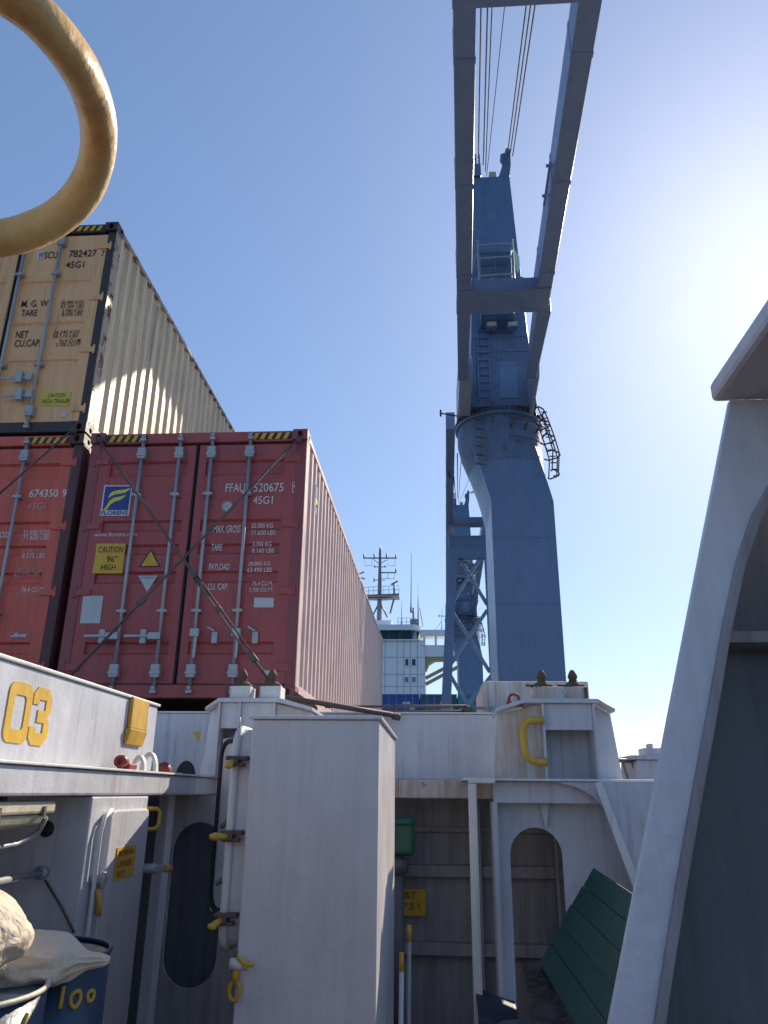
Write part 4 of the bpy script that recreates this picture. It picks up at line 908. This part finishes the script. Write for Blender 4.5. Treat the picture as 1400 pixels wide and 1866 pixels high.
tag(m.build('aerial_mast', MAST), 'short aerial mast with slanting stay on the bridge roof end', 'aerial', 'whip aerials on the bridge')
for (x0,y0,x1,y1) in ((655,1046,664,1042),(658,1053,666,1055)): rbar(x0,y0,x1,y1,.10,'scanner_arm')

# ------------------------------------------------------------------ loose gear on the coaming
def bar_thing(P, r, label, mat=BROWN, ends=None):
    t = thing('lashing_bar', P[0], label, 'lashing bar', 'lashing bars lying on the coaming')
    m = MB(); m.tube(P, r, 8); m.build('bar', mat, t)
    for q, rr, d in ends or ():
        m = MB(); m.cyl(q, Vector(q)+Vector(d), rr, None, 10); m.build('end_fitting', mat, t)
a, b, c = at(468,1262,6.1), at(600,1284,6.3), at(722,1304,6.5)
bar_thing([a,b,c], [.013,.022,.022], 'long dark lashing bar lying behind the locker top', BROWN, ((c-Vector((.03,0,0)),.03,(.06,.02,-.012)),))
a, b = at(590,1283,6.55), at(850,1286,6.75)
z = 2.43
bar_thing([(a.x,6.62,z),(b.x,6.62,z+.01)], .011, 'straight lashing bar on the coaming in front of the blue containers', BROWN, ((( b.x-.02,6.62,z-.03),.028,(.05,0,.02)),))
bar_thing([(at(690,1297,6.6).x,6.68,2.40),(at(862,1297,6.6).x,6.68,2.405)], .010, 'lower lashing bar on the coaming lip beside the straight one', BROWN, (((at(845,1297,6.6).x,6.68,2.42),.03,(.06,0,0)),))
bar_thing([(at(856,1288,6.6).x,6.7,2.43),(at(900,1287,6.6).x,6.7,2.435)], .012, 'short thin green-grey bar next to the crane foundation block', GD)
a = at(535,1262,7.0); m = MB(); m.prism([(a.x,a.z+.02),(a.x+.22,a.z-.12),(a.x+.22,a.z-.16),(a.x,a.z-.10)], 'y', 7.0, 7.06)
tag(m.build('stacking_plate', RUST, None, .008), 'brown angled steel piece at the maroon container foot', 'bracket')
# red and white lashing sockets on the ledge
p = at(222,1390,4.35)
rs_ = thing('red_socket', (-1.68,4.25,1.853), 'red lashing fitting on the ledge under the yellow bracket', 'fitting')
m = MB(); m.lathe((-1.685,4.22,1.895), [(.0,-.02),(.014,-.02),(.018,-.042),(.032,-.038),(.034,0),(.028,.03),(.0,.032)], 14, 'y'); m.build('head', RED, rs_)
m = MB(); m.box(-1.72,4.24,1.853,-1.65,4.36,1.89); m.build('foot', RED, rs_, .01)
for yy, rad, hh, lb in ((4.46,.04,.085,'small white lashing eye on the ledge just beside the red fitting'),(4.62,.05,.11,'larger white arched lashing eye on the ledge under the yellow bracket')):
    o_ = [(-1.68+rad*math.cos(R(a)), 1.853+hh*math.sin(R(a))) for a in range(0,181,12)]
    i_ = [(-1.68+(rad-.018)*math.cos(R(a)), 1.853+(hh-.022)*math.sin(R(a))) for a in range(0,181,12)]
    m = MB(); n_ = len(o_); vs = []
    for yv in (yy-.02, yy+.02): vs += [(p[0],yv,p[1]) for p in o_]+[(p[0],yv,p[1]) for p in i_]
    for k in range(n_-1):
        m.add([vs[k],vs[k+1],vs[n_+k+1],vs[n_+k]], [(0,1,2,3)]); m.add([vs[2*n_+k],vs[2*n_+k+1],vs[3*n_+k+1],vs[3*n_+k]], [(3,2,1,0)])
        m.add([vs[k],vs[k+1],vs[2*n_+k+1],vs[2*n_+k]], [(3,2,1,0)]); m.add([vs[n_+k],vs[n_+k+1],vs[3*n_+k+1],vs[3*n_+k]], [(0,1,2,3)])
    tag(m.build('lashing_eye', WH), lb, 'fitting', 'white lashing eyes on the ledge')
m = MB(); m.lathe((-1.93,5.6,1.893), [(.0,-.05),(.04,-.04),(.05,0),(.04,.06),(0,.07)], 12, 'x' if False else 'y'); m.bar((-1.92,5.62,1.87),(-1.82,5.64,1.862),.04,.02)
tag(m.build('red_cone', RED), 'dark red cone fitting on the ledge near the corner of the hatch cover', 'fitting')

# ------------------------------------------------------------------ locker and open vent door
XL0, XL1, YL0, YL1, ZL = -.847, -.262, 3.6, 4.98, 2.062
lk = thing('steel_locker', ((XL0+XL1)/2,(YL0+YL1)/2,0), 'tall grey steel locker in the middle with one sunlit side', 'locker')
m = MB(); m.box(XL0,YL0,0,XL1,YL1,ZL); m.build('body', GL, lk, .008, seg=3)
m = MB(); m.box(XL0-.014,YL0-.014,ZL+.001,XL1+.014,YL1+.014,ZL+.018); m.build('lid', GL, lk, .004)
def rr_path(y0, y1, z0, z1, r, x, n=5):
    out = []
    for cy_, cz_, a0 in ((y1-r,z1-r,0),(y0+r,z1-r,90),(y0+r,z0+r,180),(y1-r,z0+r,270)):
        for k in range(n+1): a = R(a0+90*k/n); out.append((x,cy_+r*math.cos(a),cz_+r*math.sin(a)))
    return out
zt2, zb2 = at(440,1328,3.72).z, at(415,1730,3.72).z
m = MB(); po = [(p[1],p[2]) for p in rr_path(3.68,4.62,zb2,zt2,.10,0)]
pi_ = [(p[1],p[2]) for p in rr_path(3.71,4.59,zb2+.03,zt2-.03,.08,0)]
m.holed(po, pi_, (4.15,(zb2+zt2)/2), 'x', XL0-.001, XL0-.075); m.build('vent_coaming', GL, lk)
m = MB(); m.tube(rr_path(3.675,4.62,zb2,zt2,.10,XL0-.085), .019, 10, True); m.build('vent_rim', WH, lk)
for z, tip in ((at(430,1383,3.67).z,(-.005,-.04,-.02)),(at(422,1518,3.67).z,(-.05,-.03,.0)),(at(410,1668,3.67).z,(-.025,-.035,-.02))):
    m = MB(); m.box(XL0-.12,3.625,z-.006,XL0-.02,3.70,z+.012).box(XL0-.11,3.62,z-.035,XL0-.03,3.66,z-.02).box(XL0-.10,3.615,z-.03,XL0-.06,3.68,z+.01); dg = m.build('dog_clamp', BROWN, lk, .004)
    p = Vector((XL0-.085,3.62,z-.012)); m = MB(); m.cyl(p,p+Vector(tip),.012,.017,8); m.lathe(p+Vector(tip), [(0,-.016),(.02,-.008),(.02,.008),(0,.016)], 8); m.build('dog_handle', YEL, dg)
m = MB(); m.tube([(XL0-.085,3.70,zt2+.0),(XL0-.085,3.70,zt2+.05)], .006, 6); m.build('pin', WH, lk)
# yellow dog and eye bolt low on the locker edge
p = at(433,1757,3.56)
m = MB(); m.cyl((p.x-.03,3.56,p.z),(p.x+.03,3.56,p.z),.022,None,10); hb = m.build('dog_hub', WH, lk)
m = MB(); q = at(447,1757,3.54); m.tube([at(432,1744,3.54),at(443,1752,3.54),q,at(463,1758,3.54)], [.008,.011,.012,.008], 8); m.tube([q,at(448,1768,3.54)], [.011,.008], 8); m.build('dog_handle', YEL, hb)
m = MB(); c = at(427,1806,3.57); m.tube([c+Vector((.022*math.cos(a*math.pi/8),0,.034*math.sin(a*math.pi/8))) for a in range(16)], .009, 8, True); m.cyl(c+Vector((0,0,.034)),c+Vector((.002,0,.085)),.016,None,8); m.cyl(c+Vector((.002,0,.085)),(p.x-.01,3.56,p.z),.012,None,8)
m.build('eye_bolt', YEL, hb)
vd = thing('vent_door', (-.95,4.65,zb2), 'open grey vent door with black rubber gasket left of the locker', 'door')
H0 = Vector((-.955,4.63,0)); H1 = Vector((-1.385,5.20,0)); dv = (H1-H0).normalized(); nv = Vector((-dv.y,dv.x,0)); nv = -nv if nv.y > 0 else nv
W_ = (H1-H0).length
def onleaf(u, z, o): return H0+dv*u+Vector((0,0,z))+nv*o
zd1, zd0 = 2.075, 1.06
m = MB(); m.hexa([onleaf(0,zd0,0),onleaf(W_,zd0,0),onleaf(W_,zd0,.03),onleaf(0,zd0,.03)], [onleaf(0,zd1,0),onleaf(W_,zd1,0),onleaf(W_,zd1,.03),onleaf(0,zd1,.03)]); m.build('leaf', GL, vd, .01)
gp_ = [onleaf(p[1],p[2],.035) for p in rr_path(.02,W_-.02,zd0+.02,zd1-.02,.10,0)]
m = MB(); m.tube(gp_, .016, 8, True); m.build('gasket', BLACK, vd)
for z in (1.30,1.62): m = MB(); m.bar(onleaf(.1,z+.12,.04),onleaf(W_-.1,z-.08,.04),.012,.02); m.build('stay', GD, vd)

# ------------------------------------------------------------------ things in the passage right of the locker
gv = thing('green_valve_box', (-.33,6.3,1.0), 'green rounded box on a dark post behind the locker edge', 'valve box')
a, b = at(724,1560,6.2), at(755,1490,6.2)
m = MB(); m.box(a.x-.15,6.15,a.z,b.x,6.35,b.z); m.build('box', GREENB, gv, .035, seg=4)
m = MB(); m.box(a.x-.17,6.10,a.z+.22,b.x-.02,6.149,b.z-.03); m.build('cover', GREENB, gv, .02)
m = MB(); m.cyl((a.x+.0,6.25,0),(a.x+.0,6.25,a.z),.05,None,12).cyl((a.x,6.25,a.z-.12),(a.x,6.25,a.z-.02),.08,None,12); m.build('post', DK, gv)
a, b = at(728,1668,6.86), at(776,1621,6.86)
m = MB(); m.box(a.x-.05,6.852,a.z,b.x,6.858,b.z); sg = m.build('tank_sign', SIGNY)
tag(sg, 'faded yellow tank sign with dark letters on the bulkhead beside the locker', 'sign')
for s, dz in (('.B.T',.125),('P.S 1',.045)):
    text(sg, s, (a.x+.03,6.852,a.z+dz), .05, BROWN, '-y', width=(b.x-a.x)*(.62 if s[0] == 'P' else .5), bold=.012)
for (x0, y0, yd, lab) in ((732,1736,4.35,'white broom handle with yellow grip beside the locker'),(746,1686,4.9,'grey broom handle with yellow tip, the taller of the two')):
    a = at(x0,y0,yd); t = thing('broom_handle', (a.x,yd,0), lab, 'broom')
    m = MB(); m.cyl((a.x-.01,yd-.02,0),(a.x,yd,a.z-.08),.0125,None,10); m.build('shaft', WH if x0 < 740 else STEEL, t)
    m = MB(); m.cyl((a.x,yd,a.z-.079),(a.x,yd,a.z),.0145,.012,10); m.build('grip', YEL, t)
# green planked board leaning on the bulwark
A, B_, C_ = at(1080,1580,5.3), at(1172,1641,4.2), at(985,1752,5.3)
gb = thing('green_board', (1.0,4.9,0), 'dark green plank board leaning against the bulwark on the right', 'board')
ab, ac = B_-A, C_-A; nn = ab.cross(ac).normalized(); nn = -nn if nn.y > 0 else nn
rows = 5
for i in range(rows):
    f0, f1 = i/rows*1.02, (i+1)/rows*1.02-.0035
    cuts = [0,.75,1.8] if i % 3 else [0,.45+.1*(i % 2),1.8]
    for u0, u1 in zip(cuts, cuts[1:]):
        o = nn*(.006*((i*7) % 3)-.006); u1_ = u1-(.005 if u1 < 1 else 0)
        q = [A+ab*u0+ac*f0, A+ab*u1_+ac*f0, A+ab*u1_+ac*f1, A+ab*u0+ac*f1]
        m = MB(); m.hexa([v+o for v in q], [v+o-nn*.03 for v in q]); m.build('plank', GREENP, gb, .003)
m = MB(); q = [A+ab*.02-nn*.04, A+ab*1.78-nn*.04, A+ab*1.78+ac*1.0-nn*.04, A+ab*.02+ac*1.0-nn*.04]; m.hexa(q, [v-nn*.01 for v in q]); m.build('backing', DK, gb)
# dark gear on the deck in front of the arch
fd = MB(); p = at(940,1800,5.0)
fd.lathe((p.x,5.0,0), [(.0,.56),(.10,.555),(.155,.52),(.175,.44),(.175,.05),(.16,0)], 24)
tag(fd.build('rubber_fender', DK), 'dark round rubber fender standing on the deck below the arch', 'fender')
tp = MB(); a, b = at(868,1762,5.35), at(945,1790,5.2); nx, ny = 16, 6
vs = []
for i in range(nx+1):
    for j in range(ny+1):
        u, v = i/nx, j/ny; x = a.x+(b.x-a.x)*u; y = 5.15+.35*v
        vs.append((x, y, .62-.06*u+.012*noise.noise(Vector((x*6,y*6,0)))-(.10*(1-v)**2)))
tp.add(vs, [(i*(ny+1)+j,(i+1)*(ny+1)+j,(i+1)*(ny+1)+j+1,i*(ny+1)+j+1) for i in range(nx) for j in range(ny)], True)
o = tp.build('tarpaulin', NAVY); sm = o.modifiers.new('thick','SOLIDIFY'); sm.thickness = .012
tag(o, 'crumpled dark navy tarpaulin lying above the round fender', 'tarpaulin')
sb_ = MB(); A2, B2 = at(950,1760,5.25), at(1002,1762,5.25)
q = [A2, B2, at(1075,1900,4.4), at(985,1900,4.4)]; sb_.hexa(q, [v-Vector((0,0,.03)) for v in q])
tag(sb_.build('black_plank', paint('wet_black_board', (.03,.03,.032), rough=.25, var=.4, streak=.3, dirt=.7, dirtcol=(.16,.13,.10), bump=1.0), None, .006), 'black wet-looking board sloping between the fender and the green board', 'board')

# ------------------------------------------------------------------ drums and sacks, lower left
def drum(x, y, label, zb=.33, zt=1.225, r=.29, rimmat=None):
    rimmat = rimmat or DRUM
    t = thing('oil_drum', (x,y,zb), label, 'drum', 'blue drums lower left')
    pf = [(0,zb+.02),(r-.01,zb+.02),(r,zb),(r+.006,zb+.01),(r,zb+.02)]
    for k in (.33,.66):
        z = zb+(zt-zb)*k; pf += [(r,z-.02),(r+.012,z),(r,z+.02)]
    pf += [(r,zt-.02),(r-.01,zt-.022),(0,zt-.022)]
    m = MB(); m.lathe((x,y,0), pf, 48); m.build('body', DRUM, t)
    m = MB(); m.tube([(x+r*math.cos(2*math.pi*k/40),y+r*math.sin(2*math.pi*k/40),zt-.012) for k in range(40)], .008, 8, True); m.build('rim', rimmat, t)
    return t, r
def strokes(t, r, x, y, paths, mat=YEL):
    for P in paths:
        m = MB(); out = [(x+(r-.003)*math.cos(a),y+(r-.003)*math.sin(a),z) for a, z in P]; m.tube(smooth([Vector(q) for q in out],4), .0085, 6); m.build('painted_figure', mat, t)
D1, D2 = (-1.42,2.42), (-1.46,2.98)
t1, r1 = drum(*D1, 'blue drum at the bottom left corner with a yellow painted stroke', rimmat=CREAM)
t2, r2 = drum(*D2, 'dark blue drum with hand-painted yellow 100 beneath the tied sack')
def ang(c, px, py, r):
    """angle and height on the drum seen at a pixel"""
    d = ray(px,py).normalized(); ox, oy = EYE.x-c[0], EYE.y-c[1]
    A_ = d.x**2+d.y**2; Bq = 2*(ox*d.x+oy*d.y); Cq = ox*ox+oy*oy-r*r; disc = Bq*Bq-4*A_*Cq
    s_ = (-Bq-math.sqrt(max(disc,0)))/(2*A_); p = EYE+d*s_
    return (math.atan2(p.y-c[1],p.x-c[0]), p.z)
def px_path(c, r, P): return [ang(c,x,y,r) for x, y in P]
strokes(t2, r2, *D2, [px_path(D2,r2,[(116,1797),(113,1815),(109,1838)]),
   px_path(D2,r2,[(140,1806),(130,1815),(129,1830),(137,1836),(146,1822),(146,1808),(140,1806)]),
   px_path(D2,r2,[(168,1804),(160,1812),(161,1824),(168,1822),(172,1810),(168,1804)])])
strokes(t1, r1, *D1, [px_path(D1,r1,[(50,1846),(46,1858),(42,1872)])])
dn = MB(); dn.box(-1.85,2.05,0,-1.1,3.35,.325)
tag(dn.build('drum_stand', GD, None, .01), 'low steel stand under the two blue drums', 'stand')
def sack(name, label, cen, rad, rot, amp, seed, neck=None):
    n1, n2 = 120, 70; vs = []; fs = []
    Rm = Matrix.Rotation(rot[2],3,'Z') @ Matrix.Rotation(rot[1],3,'Y') @ Matrix.Rotation(rot[0],3,'X')
    for j in range(n2+1):
        th = math.pi*j/n2
        for i in range(n1):
            ph = 2*math.pi*i/n1
            q = Vector((math.copysign(abs(math.cos(th))**.8, math.cos(th)), math.sin(th)**.8*math.cos(ph), math.sin(th)**.8*math.sin(ph)))
            w = Vector((q.x*1.6+seed, q.y*1.6, q.z*1.6))
            n_ = .9*noise.noise(w)+.5*noise.noise(w*2.1)
            # creases run round the sack, closer together near the neck
            c_ = noise.noise(Vector((q.x*7+seed+1.5*noise.noise(w), q.y*1.5, q.z*1.5)))
            n_ += .20*(1-2*abs(c_))**3+.22*math.sin(15*(q.y*.5+q.x*.8)+6*noise.noise(w*1.2))*(.4+abs(q.y))
            k = 1
            if neck and q.x > .56:
                u = min(1,(q.x-.56)/.26); k = 1-neck*u*u*(3-2*u)
                if q.x > .88: k *= 1+2.2*(q.x-.88)
                k *= 1+.12*math.sin(ph*9)*u
            p = Vector((q.x*rad[0]*(1+.3*amp*n_), q.y*rad[1]*k*(1+amp*n_), q.z*rad[2]*k*(1+amp*n_)))
            if p.z < -rad[2]*.6: p.z = -rad[2]*.6+(p.z+rad[2]*.6)*.2
            vs.append(Rm @ p+Vector(cen))
    for j in range(n2):
        for i in range(n1): fs.append((j*n1+i,j*n1+(i+1) % n1,(j+1)*n1+(i+1) % n1,(j+1)*n1+i))
    m = MB(); m.add(vs, fs, True); o = m.build(name, SACK); return tag(o, label, 'sack', 'woven sacks on the drums')
sack('sack', 'white woven sack lying across the drums with its tied neck pointing right', (-1.42,2.69,1.235), (.36,.21,.08), (0,R(1),R(18)), .13, 3.1, .62)
sack('sack', 'upper cream woven sack slumped at the left edge, in sunlight', (-1.46,2.30,1.415), (.31,.24,.115), (0,R(14),R(10)), .15, 9.7)
